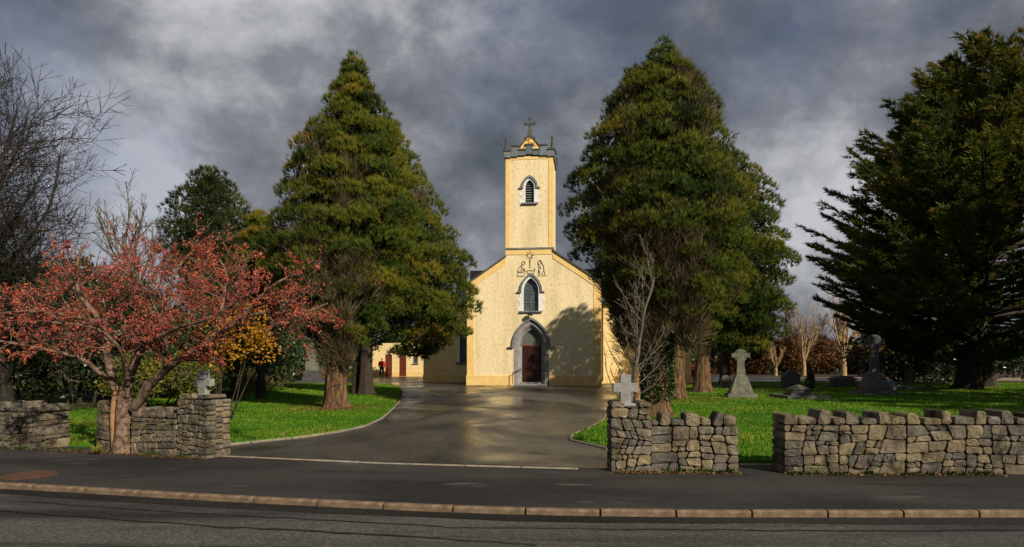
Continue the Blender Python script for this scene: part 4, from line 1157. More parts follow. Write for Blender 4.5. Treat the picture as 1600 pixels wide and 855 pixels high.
conifer('conifer_tree', 'conifer on two slim dark trunks hindmost of the right-hand clump', 1129, 39,
        [(390, 1140, 1160), (420, 1120, 1180), (460, 1112, 1195), (505, 1112, 1215), (545, 1115, 1215), (562, 1122, 1190)],
        106, 80, 66, 'needle_dark', CG, [(.15, 0, .34, 8.5), (-.75, .4, .26, 7)], 'bark_dark', (.28, .055), (.6, 1.0))
conifer('dark_conifer', 'small dark rugged conifer behind the berry tree', 345, 38,
        [(255, 326, 336), (290, 290, 366), (330, 264, 392), (370, 248, 412), (410, 244, 416), (450, 255, 416), (490, 280, 400)],
        107, 120, 62, 'needle_dark', 'conifers behind the berry tree', [(0, 0, .35, 12)], 'bark_dark', (.30, .055), (.6, 1.25), upright=.3, core=1.0)
conifer('bright_conifer', 'bushy bright green conifer between the dark one and the tall left cone', 408, 27,
        [(322, 396, 412), (345, 380, 425), (380, 370, 436), (420, 372, 442), (460, 380, 440), (500, 395, 435)],
        108, 70, 66, 'needle', 'conifers behind the berry tree', [(0, 0, .2, 6.5)], 'bark_dark', (.20, .038), (.4, .65), tintbase=.66)

# slim second stem beside the ivy trunk
def ivy(parent, tr, th, n, seed):
    r = np.random.default_rng(seed)
    z = .55 + (th - .55) * r.random(n) ** .9; a = r.random(n) * 2 * np.pi
    rad = tr * (.95 - .22 * z / 3.5) + .03 + .09 * r.random(n) * (.6 + .4 * np.sin(a * 3 + z * 4))
    C = np.stack([np.cos(a) * rad, np.sin(a) * rad, z], 1)
    D = unit(np.stack([np.cos(a), np.sin(a), np.full(n, -.3)], 1) + r.normal(0, .35, (n, 3)))
    V, F, T = blades(r, C, D, 1, .095, .085, .3, np.clip(r.normal(.5, .25, n), 0, 1))
    mesh_np('ivy', V, F, M['ivy'], parent, tint=T)
ivy_tree = next(o for o in bpy.data.objects if o.get('label', '').startswith('tallest conifer'))
ivy(ivy_tree, .42, 3.4, 3600, 5)
st = tag(empty('slim_trunk', ((994 - 800) / 1000 * 20.6, 20.6, 0)), 'slim yellow-barked trunk just left of the ivy-clad conifer', 'tree', CG)
trunk_mesh('trunk', [(0, 0, -.05), (.03, 0, 1.2), (.1, 0, 2.5), (.3, 0, 4.5), (.6, -.3, 6)], [.12, .11, .10, .08, .04], M['bark_orange'], st, 77, 12)
for P_ in ([(.1, 0, 2.6), (-.3, .1, 3.2), (-.5, .1, 4.0)], [(.2, 0, 3.4), (.7, .2, 3.9), (1, .2, 4.8)]):
    tubes_mesh('limb', [(np.array(P_), np.array([.05, .03, .01]))], M['bark_dark'], st)

# Monterey cypress: tiered, feathery, outward-reaching plates
def cypress(name, label, base, height, reach, seed, nb, group, z_low=3.0, trunk_r=.7, lean=0.0, bias=None, per=26, nbl=5):
    r = np.random.default_rng(seed)
    root = tag(empty(name, (base[0], base[1], 0)), label, 'tree', group)
    trunk_mesh('trunk', [(0, 0, -.1), (lean * .2, 0, height * .25), (lean * .6, 0, height * .6), (lean, 0, height * .97)], [trunk_r, trunk_r * .75, trunk_r * .42, .06], M['bark_black'], root, seed, 16, .1)
    polys, Cs, Ds, Ts, Ls = [], [], [], [], []
    for i in range(nb):
        f = (i + r.random()) / nb
        z = z_low + (height - z_low) * f ** 1.05
        a = r.random() * 2 * np.pi
        if bias is not None and r.random() < .35: a = bias + r.normal(0, .6)
        L = float(np.interp(z, *reach)) * r.uniform(.72, 1.06)
        up = .10 + .55 * (z / height) + r.normal(0, .06)
        o = np.array((np.cos(a), np.sin(a), 0))
        n = 7; t = np.linspace(0, 1, n)
        x0 = lean * z / height
        rise = L * (up * t - .30 * t * (1 - t))
        P = np.array((x0, 0, z - L * up * .55)) + o[None] * (L * t)[:, None] + np.stack([np.zeros(n), np.zeros(n), rise], 1)
        P[1:-1] += r.normal(0, .10, (n - 2, 3))
        rb = .035 + .012 * L
        polys.append((P, np.linspace(rb, .012, n)))
        # feathery twigs sideways from the outer part
        m = int(per * (.5 + L / 6)); tt = .30 + .70 * r.random(m) ** .8
        bp = np.stack([np.interp(tt, t, P[:, k]) for k in range(3)], 1)
        sd_ = np.array((-np.sin(a), np.cos(a), 0)); sgn = np.where(r.random(m) < .5, -1, 1)
        wl_ = (.32 + .24 * L / 6) * (1.15 - .75 * tt) * (.6 + .8 * r.random(m)) * 1.9
        dd = unit(o[None] * .75 + sd_[None] * (sgn * (.35 + .6 * r.random(m)))[:, None] + np.stack([np.zeros(m), np.zeros(m), .16 + .25 * r.random(m)], 1))
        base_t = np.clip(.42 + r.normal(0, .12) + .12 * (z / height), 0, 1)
        for q in (.25, .55, .85, 1.0):
            Cs.append(bp + dd * (wl_ * q)[:, None]); Ds.append(unit(dd + np.array((0, 0, .22)) + r.normal(0, .15, (m, 3))))
            Ts.append(np.clip(base_t + r.normal(0, .10, m) + (.20 if q == 1.0 else 0) * (r.random(m) < .5), 0, 1)); Ls.append(np.full(m, .34 if q < 1 else .42))
    C = np.concatenate(Cs); D = np.concatenate(Ds); T = np.concatenate(Ts); Lb = np.concatenate(Ls)
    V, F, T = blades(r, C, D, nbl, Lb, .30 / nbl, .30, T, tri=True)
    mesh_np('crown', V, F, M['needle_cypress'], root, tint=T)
    tubes_mesh('limbs', polys, M['bark_black'], root, sides_of=lambda q: 5)
    return root
YG = 'dark spreading cypresses at the right edge'
cypress('cypress_tree', 'huge dark cypress with tiered feathery branches reaching left over the graves', (25.6, 36.0), 18.6,
        ([2, 4, 6, 8, 10, 12, 14, 17, 19, 20.6], [5.0, 7.2, 8.8, 9.0, 8.6, 7.8, 6.6, 4.6, 3.0, 1.2]), 201, 300, YG, 2.0, .62, 2.8, bias=math.pi * 1.05, per=40)
cypress('cypress_tree', 'second dark cypress with a slanting trunk close behind the huge one', (28.6, 38.5), 18.5,
        ([2, 5, 9, 13, 16, 18.5], [4.5, 7.0, 7.5, 6.0, 3.6, 1]), 202, 150, YG, 2.0, .45, -1.2, per=28)
cypress('cypress_tree', 'cypress just outside the right edge whose shade falls over the graves', (28.5, 23.5), 14.5,
        ([2, 4, 7, 10, 12.5, 14.5], [5, 8.0, 8.5, 6.0, 3.5, 1]), 203, 150, YG, 2.6, .6, 0, bias=math.pi, per=20, nbl=3)
cypress('cypress_tree', 'lower cypress outside the right edge, nearest the road, shading the lawn corner', (27.0, 14.0), 13.5,
        ([1.5, 4, 7, 10, 12, 13.5], [5, 7.0, 6.5, 4.5, 2.6, .8]), 204, 110, YG, 1.6, .45, 0, bias=math.pi, per=20, nbl=3)

# bare branching
def grow(r, p, d, L, rad, depth, S, out, tips):
    n = max(4, int(L / S['seg'])); pts = [np.array(p, float)]; dv = unit(np.array(d, float))
    for i in range(n - 1):
        dv = unit(dv + r.normal(0, S['wob'], 3) + np.array((0, 0, S['up'][min(depth, len(S['up']) - 1)])))
        pts.append(pts[-1] + dv * L / (n - 1))
    P = np.array(pts); R = np.linspace(rad, max(rad * S['tap'], S['rmin']), n)
    out.append((P, R)); tips.append((P, depth))
    if depth >= S['max']: return
    k = S['kids'][depth]
    k = int(k * r.uniform(.75, 1.3) + .5)
    for j in range(k):
        t = S['t0'] + (1 - S['t0']) * (j + r.random()) / k
        i = min(n - 2, int(t * (n - 1)))
        tg = unit(P[i + 1] - P[i]); ax = unit(np.cross(tg, r.normal(0, 1, 3)))
        ang = S['ang'] * r.uniform(.6, 1.3)
        nd_ = tg * math.cos(ang) + ax * math.sin(ang)
        nd_ = nd_ * np.array((1, S.get('flat_y', 1), 1))
        grow(r, P[i], nd_, L * S['lr'] * r.uniform(.65, 1.2) * (1.15 - .45 * t), max(R[i] * S['rr'], S['rmin']), depth + 1, S, out, tips)

def branches(name, polys, mat, parent):
    return tubes_mesh(name, polys, M[mat], parent, sides_of=lambda q: 3 if q < .012 else (4 if q < .03 else (6 if q < .08 else 10)))

def limb_path(pts):
    """(px, py, d) points -> smoothed polyline in the place"""
    P = np.array([at(*p) for p in pts]); n = max(8, len(P) * 4)
    s = np.concatenate([[0], np.cumsum(np.linalg.norm(np.diff(P, axis=0), axis=1))]); ss = np.linspace(0, s[-1], n)
    Q = np.stack([np.interp(ss, s, P[:, k]) for k in range(3)], 1)
    for _ in range(2): Q[1:-1] = (Q[:-2] + 2 * Q[1:-1] + Q[2:]) / 4
    return Q

def berry_tree():
    r = np.random.default_rng(42)
    base = np.array((-7.24, 11.95, 0))
    root = tag(empty('berry_tree', tuple(base)), 'leafless spreading tree full of red berries growing through the left wall', 'tree')
    limbs = [
        ([(185, 625, 12), (168, 560, 12), (160, 505, 11.9), (132, 472, 11.8), (118, 450, 11.7), (120, 410, 11.6), (128, 385, 11.6)], .085),
        ([(196, 620, 11.9), (210, 560, 11.9), (236, 522, 11.8), (260, 482, 11.8), (300, 470, 11.9), (345, 478, 12.0)], .085),
        ([(208, 640, 11.9), (235, 600, 11.7), (268, 570, 11.5), (310, 546, 11.3), (345, 522, 11.2), (390, 482, 11.1), (430, 442, 11.0), (462, 428, 11.0)], .085),
        ([(345, 522, 11.2), (385, 492, 11.1), (430, 488, 11.1), (470, 492, 11.2), (512, 474, 11.3)], .045),
        ([(390, 482, 11.1), (430, 470, 11.4), (465, 470, 11.6), (485, 500, 11.7)], .03),
        ([(176, 600, 12.0), (130, 560, 11.8), (70, 545, 11.6), (10, 535, 11.5), (-40, 525, 11.5)], .055),
        ([(162, 515, 11.9), (175, 470, 12.1), (200, 425, 12.2), (228, 385, 12.3)], .05),
        ([(260, 482, 11.8), (268, 435, 11.8), (290, 402, 11.9), (312, 384, 12.0)], .045),
        ([(160, 505, 11.9), (105, 492, 11.7), (50, 485, 11.6), (-5, 490, 11.6)], .05),
        ([(200, 600, 11.8), (190, 545, 11.3), (150, 510, 10.8), (95, 505, 10.4), (40, 500, 10.3)], .05),
        ([(205, 590, 11.8), (225, 540, 11.2), (280, 510, 10.8), (330, 500, 10.5), (370, 470, 10.4)], .05),
        ([(205, 585, 12.0), (235, 525, 12.6), (290, 470, 13.2), (335, 425, 13.6)], .05),
        ([(180, 580, 12.1), (150, 520, 12.7), (105, 480, 13.2), (85, 445, 13.5)], .05),
        ([(268, 570, 11.5), (250, 500, 11.3), (230, 450, 11.2), (175, 410, 11.2)], .045),
        ([(330, 530, 11.3), (350, 470, 11.5), (355, 420, 11.7), (330, 395, 11.8)], .035),
    ]
    polys, tips = [], []
    S = dict(seg=.10, wob=.16, up=[.02, .03, .02], tap=.35, rmin=.0042, max=2, kids=[4, 3, 0], t0=.15, ang=.85, lr=.60, rr=.5)
    for pts, rad in limbs:
        Q = limb_path(pts) - base
        R = np.linspace(rad, rad * .22, len(Q))
        polys.append((Q, R)); tips.append((Q[len(Q) // 2:], 0))
        n = len(Q)
        L = np.linalg.norm(np.diff(Q, axis=0), axis=1).sum()
        for j in range(int(4 + L * 4)):
            t = .28 + .72 * r.random(); i = min(n - 2, int(t * (n - 1)))
            tg = unit(Q[i + 1] - Q[i]); ax = unit(np.cross(tg, r.normal(0, 1, 3)))
            dv = tg * .55 + ax * .85 + np.array((0, 0, .10))
            grow(r, Q[i], dv, r.uniform(.40, .90), max(.007, R[i] * .40), 0, S, polys, tips)
    keep = [i for i, (P, _) in enumerate(polys) if P[:, 2].min() > 1.62 or P[0, 2] < 1.6 or len(P) > 18]
    polys = [polys[i] for i in keep]; tips = [t for t in tips if t[0][:, 2].min() > 1.62]
    branches('branches', polys, 'bark_moss', root)
    trunk_mesh('trunk', [(.02, -.05, -.08), (.0, 0, .35), (-.02, 0, .8), (.03, 0, 1.25)], [.16, .14, .13, .11], M['bark_moss'], root, 9, 18, .10, .45)
    trunk_mesh('side_stem', [(-.16, 0, .0), (-.22, 0, .5), (-.22, 0, .95), (-.12, 0, 1.3)], [.06, .05, .045, .04], M['bark_orange'], root, 10, 10, .05, .2)
    trunk_mesh('side_stem', [(.15, .1, .0), (.25, .05, .55), (.32, 0, 1.0), (.42, -.05, 1.35)], [.10, .09, .08, .06], M['bark_moss'], root, 11, 12, .08, .3)
    C = []
    for P, dpt in tips:
        k = max(2, int(len(P) * (1.7 if dpt == 2 else (1.2 if dpt == 1 else .5))))
        t = r.random(k) * (len(P) - 1); i = t.astype(int).clip(0, len(P) - 2); f = (t - i)[:, None]
        C.append(P[i] * (1 - f) + P[i + 1] * f)
    C = np.concatenate(C); C = C[r.random(len(C)) < .9]
    # berries thin out here and there
    dens = .5 + .5 * np.sin(C[:, 0] * 2.3 + 1) * np.sin(C[:, 2] * 3.1 + C[:, 1] * 2)
    C = C[r.random(len(C)) < .38 + .52 * dens]
    C = C + r.normal(0, .022, C.shape)
    base_t = .55 + .22 * np.sin(C[:, 0] * 3.3) * np.sin(C[:, 2] * 4)
    V, F, T = blades(r, C, unit(r.normal(0, 1, C.shape)), 4, r.uniform(.020, .044, len(C)), .026, .9, np.clip(base_t + r.normal(0, .16, len(C)), 0, 1), tri=True)
    mesh_np('berries', V, F, M['berry'], root, tint=T)
berry_tree()

def bare_tree(name, label, base, h, rad, seed, bark, group, S=None, d0=(0, 0, 1), trunk_frac=.3, stems=1, cat='tree', loc_off=None):
    r = np.random.default_rng(seed)
    root = tag(empty(name, (base[0], base[1], 0)), label, cat, group)
    SS = dict(seg=.30, wob=.09, up=[.03, .06, .05, .03], tap=.45, rmin=.006, max=3, kids=[9, 6, 4, 0], t0=.28, ang=.72, lr=.55, rr=.48)
    if S: SS.update(S)
    polys, tips = [], []
    for s in range(stems):
        dv = np.array(d0, float) + (r.normal(0, .22, 3) * np.array((1, 1, 0)) if stems > 1 else 0)
        grow(r, (0, 0, -.05), dv, h * .75, rad * (1 if stems == 1 else .6), 0, SS, polys, tips)
    tr, rest = polys[0], polys[1:]
    if stems == 1:
        tubes_mesh('trunk', [tr], M[bark], root, sides_of=lambda q: 10)
        branches('branches', rest, bark, root)
    else:
        branches('branches', polys, bark, root)
    return root

# dark winter tree at the left edge
bare_tree('bare_tree', 'tall dark leafless tree with fine branches at the left edge', (-15.1, 19.0), 9.3, .23, 303, 'bark_black', 'leafless trees',
          dict(kids=[20, 10, 7, 4, 0], max=4, t0=.14, ang=.78, lr=.62, rr=.36, up=[.02, .06, .05, .03, .02], rmin=.006, seg=.30, wob=.10), d0=(.24, -.02, 1))
bare_tree('bare_tree', 'pale leafless bushy tree behind the left edge of the berry tree', (-19.5, 33), 11.0, .22, 304, 'bark_grey', 'leafless trees',
          dict(kids=[14, 8, 5, 0], t0=.2, ang=.6, lr=.5, rmin=.010, up=[.02, .10, .08, .05]))
# thin half-dead tree behind the right pier
bare_tree('dead_sapling', 'thin half-dead tree with pale bare branches behind the right gate pier', (2.20, 12.5), 4.6, .065, 305, 'bark_grey', None,
          dict(kids=[20, 5, 3, 0], t0=.24, ang=.80, lr=.34, rr=.34, rmin=.0035, seg=.14, wob=.10, up=[.02, .12, .06, .03], tap=.25), d0=(.02, 0, 1))

# pollarded winter trees beyond the graves
WT = 'pale leafless trees lit orange beyond the graveyard path'
vase = dict(t0=.22, ang=.42, lr=.80, rr=.60, up=[0, .05, .05, .04], wob=.06, seg=.4, rmin=.014, tap=.5)
def vase_tree(name, label, px, d, h, rad, seed, spread, n1):
    r = np.random.default_rng(seed); bx = (px - 800) / 1000 * d
    root = tag(empty(name, (bx, d, 0)), label, 'tree', WT)
    th = h * .22
    polys = [(np.array([(0, 0, -.05), (.03, 0, th * .5), (0, 0, th)]), np.array([rad * 1.15, rad, rad * .9]))]
    tubes_mesh('trunk', polys, M['bark_pale'], root, sides_of=lambda q: 10)
    br, tips = [], []
    S = dict(seg=.35, wob=.05, up=[.05, .06, .05], tap=.3, rmin=.016, max=2, kids=[7, 4, 0], t0=.15, ang=.42, lr=.5, rr=.5)
    for i in range(n1):
        a = 2 * math.pi * (i + r.random() * .6) / n1
        sp = spread * r.uniform(.5, 1.1)
        grow(r, (0, 0, th * .95), (math.cos(a) * sp, math.sin(a) * sp * .8, 1), (h - th) * r.uniform(.75, 1.05), rad * .5, 0, S, br, tips)
    branches('branches', br, 'bark_pale', root)
vase_tree('winter_tree', 'short vase-shaped leafless tree just right of the big conifers', 1212, 64, 3.6, .16, 401, .75, 6)
vase_tree('winter_tree', 'slender leafless tree between the russet hedge columns', 1256, 65, 6.6, .2, 402, .45, 6)
vase_tree('winter_tree', 'tallest vase-shaped pale leafless tree left of the dark Celtic cross', 1318, 64, 8.0, .27, 403, .42, 9)
for k, (px, d, h, lab) in enumerate([(1190, 120, 12, 'far lilac-grey leafless tree peeping past the edge of the right conifers'), (1235, 135, 15.5, 'far lilac-grey leafless tree above the short vase-shaped tree'), (1282, 128, 12.5, 'far lilac-grey leafless tree filling the gap between two pale trees'),
                               (1342, 132, 15, 'far lilac-grey leafless tree behind the tallest pale tree'), (1405, 120, 11, 'far lilac-grey leafless tree behind the orange conical shrub'), (1455, 125, 11, 'far lilac-grey leafless tree showing under the cypress boughs')]):
    bare_tree('far_tree', lab, ((px - 800) / 1000 * d, d), h, .28, 500 + k, 'bark_hazed', 'far leafless trees',
              dict(kids=[16, 9, 5, 0], t0=.12, ang=.55, lr=.5, rmin=.028, seg=1.0, up=[.02, .10, .08, .05]))

# leafy shrubs
def shrub(name, label, loc, lumps, n, leaf, mat, seed, group=None, tint=.5, up=.25, cat='shrub', stems=6, stem_mat='bark_dark', part='foliage', droop=0.0):
    """lumps: (x, y, z, rx, ry, rz) about loc; leaves on and inside the lumps"""
    r = np.random.default_rng(seed)
    root = tag(empty(name, (loc[0], loc[1], loc[2] if len(loc) > 2 else 0)), label, cat, group)
    Lm = np.array(lumps, float)
    w = (Lm[:, 3] * Lm[:, 5]) ** 1.0; idx = r.choice(len(Lm), n, p=w / w.sum())
    dv = unit(r.normal(0, 1, (n, 3)) + np.array((0, -.25, .25)))
    sh = .55 + .47 * r.random(n) ** .5
    wob = 1 + .16 * np.sin(dv[:, 0] * 7 + idx * 2) * np.sin(dv[:, 2] * 6 + idx) + .10 * np.sin(dv[:, 0] * 17 + dv[:, 2] * 13 + idx)
    C = Lm[idx, :3] + dv * Lm[idx, 3:] * (sh * wob)[:, None]
    C[:, 2] = np.abs(C[:, 2]) + .02
    lt = r.normal(0, .12, len(Lm))
    D = unit(dv * .5 + r.normal(0, .7, (n, 3)) + np.array((0, 0, up)))
    V, F, T = blades(r, C, D, 2, leaf[0], leaf[1] * 1.3, .8, np.clip(tint + lt[idx] + r.normal(0, .18, n), 0, 1), droop, tri=True)
    mesh_np(part, V, F, M[mat], root, tint=T)
    polys = []
    for i in range(stems):
        l = Lm[r.integers(len(Lm))]
        P = np.array([(l[0] * .3 + r.normal(0, .08), l[1] * .3, 0), (l[0] * .7, l[1] * .7, l[2] * .5), (l[0], l[1], l[2] + l[5] * .3)])
        polys.append((P, np.array([.03, .02, .008]) * (.6 if mat == 'leaf_gold' else 1.2)))
    o_ = tubes_mesh('stems', polys, M[stem_mat], root, sides_of=lambda q: 5); tag(o_, kind='stuff')
    return root
def lumps_box(r, n, x, y, z, s):
    return [(r.uniform(*x), r.uniform(*y), r.uniform(*z), r.uniform(*s), r.uniform(*s), r.uniform(*s)) for _ in range(n)]
R0 = random.Random(8)
SG = 'evergreen shrubs behind the left wall'
# tall dark evergreens at the left
shrub('evergreen_shrub', 'dark glossy evergreen shrub at the left edge behind the wall', (-19.4, 21.5), lumps_box(R0, 16, (-2.6, 2.4), (-1.2, 1.2), (.5, 3.6), (.8, 1.4)), 15000, (.18, .085), 'leaf_dark', 601, SG)
shrub('evergreen_shrub', 'dark glossy evergreen shrub behind the berry tree trunk', (-15.6, 23.2), lumps_box(R0, 16, (-2.2, 2.0), (-1.0, 1.0), (.5, 3.8), (.8, 1.3)), 15000, (.17, .08), 'leaf_dark', 602, SG, tint=.55)
shrub('evergreen_shrub', 'tall dark evergreen mass between the berry tree and the far-left tree', (-20, 27), lumps_box(R0, 14, (-3.4, 3.0), (-1.2, 1.2), (1.0, 5.0), (1.0, 1.7)), 13000, (.22, .10), 'leaf_dark', 603, SG, tint=.6)
shrub('variegated_shrub', 'rounded yellow-green leafy shrub left of the left pier cross', (-12.2, 21.8), lumps_box(R0, 13, (-1.5, 1.6), (-.7, .7), (.35, 1.5), (.45, .7)), 7000, (.11, .06), 'leaf_variegated', 604, SG)
shrub('evergreen_shrub', 'deep green leafy shrub above the yellow-green one', (-13.6, 26.5), lumps_box(R0, 14, (-2.0, 2.4), (-1, 1), (.8, 3.4), (.8, 1.2)), 13000, (.17, .08), 'leaf_green', 605, SG, tint=.35)
shrub('autumn_shrub', 'shrub with golden yellow and orange leaves above the left pier cross', (-8.1, 17.6), [(R0.uniform(-.5, 1.3), R0.uniform(-.5, .5), R0.uniform(1.6, 3.1), *(R0.uniform(.2, .5) for _ in range(3))) for _ in range(13)], 1150, (.09, .055), 'leaf_gold', 606, None, up=-.2, stems=10)
shrub('evergreen_shrub', 'dark green shrub mass behind the golden leaves', (-14.0, 32), lumps_box(R0, 14, (-3.0, 3.2), (-1, 1), (.6, 4.2), (1.0, 1.5)), 12000, (.20, .095), 'leaf_dark', 607, SG, tint=.6)
shrub('evergreen_shrub', 'green leafy shrub behind the left tombstone', (-17.5, 46), lumps_box(R0, 12, (-3.0, 2.4), (-1, 1), (.5, 3.6), (1.0, 1.6)), 6000, (.22, .11), 'leaf_green', 608, SG, tint=.45)
shrub('evergreen_shrub', 'dark hedge mass between the obelisk and the tall left trunk', (-15.5, 54), lumps_box(R0, 14, (-5.5, 3.0), (-1, 1), (.5, 4.6), (1.2, 1.9)), 6500, (.28, .13), 'leaf_dark', 609, SG, tint=.7)
shrub('green_hedge', 'bright green shrub beyond the annexe side of the obelisk', (-20.5, 51), lumps_box(R0, 9, (-2, 2), (-.6, .6), (.4, 1.2), (.6, .9)), 3500, (.18, .08), 'leaf_green', 610, SG, tint=.8)
# heathers, dry grasses by the left bed
def tussock(name, label, loc, n, h, spread, mat, seed, group, tint=.5):
    r = np.random.default_rng(seed)
    root = tag(empty(name, (loc[0], loc[1], 0.05)), label, 'plant', group)
    C = np.stack([r.normal(0, spread, n), r.normal(0, spread * .6, n), np.zeros(n)], 1)
    D = unit(np.stack([r.normal(0, .4, n), r.normal(0, .4, n), np.ones(n)], 1) + C * .3)
    V, F, T = blades(r, C, D, 2, h, .028, .18, np.clip(r.normal(tint, .25, n), 0, 1))
    mesh_np('blades', V, F, M[mat], root, tint=T)
TG = 'grass tussocks and heathers edging the left bed'
tussock('grass_tussock', 'greenish straw grass tussock right of the left pier cross', (-13.6, 30.0), 500, .75, .75, 'leaf_straw', 701, TG, .35)
tussock('grass_tussock', 'pale straw grass tussock just left of the left tombstone', (-15.0, 36.5), 600, .9, .8, 'leaf_straw', 702, TG, .7)
tussock('grass_tussock', 'rusty heather clump low at the edge of the left lawn', (-12.9, 27.6), 450, .45, .6, 'leaf_russet', 703, TG, .8)
tussock('grass_tussock', 'straw grass clump between the tombstone and the obelisk', (-16.9, 46.5), 500, 1.0, 1.1, 'leaf_straw', 704, TG, .65)
tussock('grass_tussock', 'reddish grass clump right of the obelisk', (-15.3, 50.0), 500, 1.0, 1.0, 'leaf_russet', 705, TG, .8)
tussock('weed', 'small pale green weed rosette in the footpath below the wall stub', (-7.55, 11.62), 16, .16, .03, 'leaf_variegated', 706, None, .75)
# russet hedge columns beyond the right lawn
HG = 'russet clipped shrubs beyond the graveyard path'
for k, (px, w, top, lab) in enumerate([(1140, 30, 548, 'low russet shrub behind the paler Celtic cross'), (1180, 34, 540, 'russet shrub between the Celtic cross and the short bare tree'), (1234, 44, 528, 'rounded russet hedge column right of the short bare tree'),
                                       (1283, 52, 528, 'rounded russet hedge column between two pale bare trees'), (1335, 34, 545, 'russet shrub right of the tallest pale tree'), (1440, 60, 548, 'russet shrub under the cypress boughs')]):
    d = 71; hh = EYE + (560 - top) / 1000 * d; ww = w / 1000 * d / 2
    shrub('russet_shrub', lab, ((px - 800) / 1000 * d, d), [(R0.uniform(-ww, ww) * .55, R0.uniform(-.5, .5), hh * f, ww * (1.05 - .55 * f), .9, hh * .22) for f in (.15, .35, .35, .55, .55, .75, .86)], 3600, (.26, .13), 'leaf_russet', 720 + k, HG)
d = 68
shrub('orange_conifer', 'tall conical orange-brown shrub behind the dark Celtic cross', ((1373 - 800) / 1000 * d, d), [(R0.uniform(-.2, .2), 0, 5.2 * f, 1.9 * (1.08 - f), 1.2, .9) for f in (.1, .25, .4, .55, .7, .85, .95)], 5000, (.26, .10), 'leaf_orange', 731, None, up=.8)
shrub('golden_shrub', 'round golden-green shrub right of the dark Celtic cross', ((1397 - 800) / 1000 * 60, 60), lumps_box(R0, 8, (-1.5, 1.5), (-.5, .5), (.5, 2.2), (.7, 1.0)), 3600, (.2, .11), 'leaf_variegated', 732, None, tint=.45)
shrub('red_hedge', 'low clipped red-leaved hedge seen between the right-hand trunks', ((1075 - 800) / 1000 * 60, 60), [(x, 0, .55, .55, .4, .5) for x in np.linspace(-1.9, 1.9, 9)], 4200, (.16, .09), 'leaf_red', 733, None, cat='hedge')
shrub('green_hedge', 'green shrub above the red hedge between the right-hand trunks', ((1080 - 800) / 1000 * 66, 66), lumps_box(R0, 9, (-3, 3), (-.6, .6), (.8, 3.0), (.8, 1.3)), 3600, (.22, .11), 'leaf_green', 734, None, tint=.7, cat='hedge')
shrub('dark_hedge', 'long dark hedge closing the graveyard behind the russet shrubs', (38, 78), [(x, 0, R0.uniform(.6, 2.0), 2.2, 1.2, 1.4) for x in np.linspace(-16, 22, 26)], 14000, (.34, .17), 'leaf_dark', 735, None, cat='hedge', tint=.6)
shrub('dark_hedge', 'dark undergrowth hedge beneath the cypresses', (32, 46), [(x, R0.uniform(-1, 1), R0.uniform(.5, 2.2), 1.8, 1.2, 1.3) for x in np.linspace(-7, 16, 20)], 9000, (.28, .13), 'leaf_dark', 736, None, cat='hedge', tint=.3)
shrub('small_bush', 'tiny dark bush standing behind the low stepped grave', ((1266 - 800) / 1000 * 33, 33), [(0, 0, .5, .22, .22, .42), (0, 0, .9, .14, .14, .2)], 700, (.09, .045), 'leaf_dark', 737, None, cat='bush')

# fallen leaves and weeds along the foot of the walls
def litter(name, label, pts, n, seed, spread):
    r = np.random.default_rng(seed); P = np.array(pts, float)
    t = r.random(n) * (len(P) - 1); i = t.astype(int).clip(0, len(P) - 2); f = (t - i)[:, None]
    C2 = P[i] * (1 - f) + P[i + 1] * f
    C = np.concatenate([C2 + np.stack([r.normal(0, .03, n), -np.abs(r.normal(0, spread, n))], 1), np.full((n, 1), .006)], 1)
    D = unit(np.stack([r.normal(0, 1, n), r.normal(0, 1, n), np.abs(r.normal(0, .35, n))], 1))
    V, F, T = blades(r, C, D, 1, .05, .032, .2, np.clip(r.normal(.5, .3, n), 0, 1))
    V[:, 2] = np.maximum(V[:, 2], .003)
    tag(mesh_np(name, V, F, M['litter'], tint=T), label, 'leaves', kind='stuff')
def lawn_litter(label, poly, n, seed, box):
    r = np.random.default_rng(seed)
    X = r.uniform(box[0], box[1], n * 4); Y = box[2] * (box[3] / box[2]) ** r.random(n * 4)
    k = inside(poly, X, Y); X, Y = X[k][:n], Y[k][:n]; n = len(X)
    C = np.stack([X, Y, np.full(n, .085)], 1)
    D = unit(np.stack([r.normal(0, 1, n), r.normal(0, 1, n), np.abs(r.normal(0, .4, n))], 1))
    V, F, T = blades(r, C, D, 1, .07, .05, .2, np.clip(r.normal(.5, .25, n), 0, 1))
    tag(mesh_np('fallen_leaves', V, F, M['litter'], tint=T), label, 'leaves', kind='stuff')
lawn_litter('scattered fallen leaves on the left lawn', LP, 500, 21, (-20, -3.5, 12.5, 34))
lawn_litter('scattered fallen leaves on the right lawn', RP, 600, 22, (1, 22, 11, 34))
def weeds(label, pts, n, seed):
    r = np.random.default_rng(seed); P = np.array(pts, float)
    t = r.random(n // 12) * (len(P) - 1); t = np.repeat(t, 12) + r.normal(0, .015, (n // 12) * 12); t = t.clip(0, len(P) - 1.001)
    n = len(t); i = t.astype(int); f = (t - i)[:, None]; C2 = P[i] * (1 - f) + P[i + 1] * f
    C = np.concatenate([C2 + r.normal(0, .02, (n, 2)), np.zeros((n, 1))], 1)
    D = unit(np.stack([r.normal(0, .5, n), -np.abs(r.normal(0, .5, n)), np.ones(n)], 1))
    V, F, T = blades(r, C, D, 2, .075, .018, .3, np.clip(r.normal(.4, .25, n), 0, 1))
    tag(mesh_np('wall_foot_weeds', V, F, M['leaf_green'], tint=T), label, 'weeds', kind='stuff')
weeds('small green weeds sprouting along the foot of the long right wall', [(4.15, 9.64), (6.2, 9.63), (8.6, 9.62)], 360, 31)
weeds('small green weeds at the foot of the short right wall', [(2.2, 9.86), (3.4, 9.80)], 160, 32)
weeds('small green weeds along the foot of the left walls', [(-12, 12.95), (-8.6, 12.15), (-7, 11.72), (-5.5, 11.2)], 360, 33)
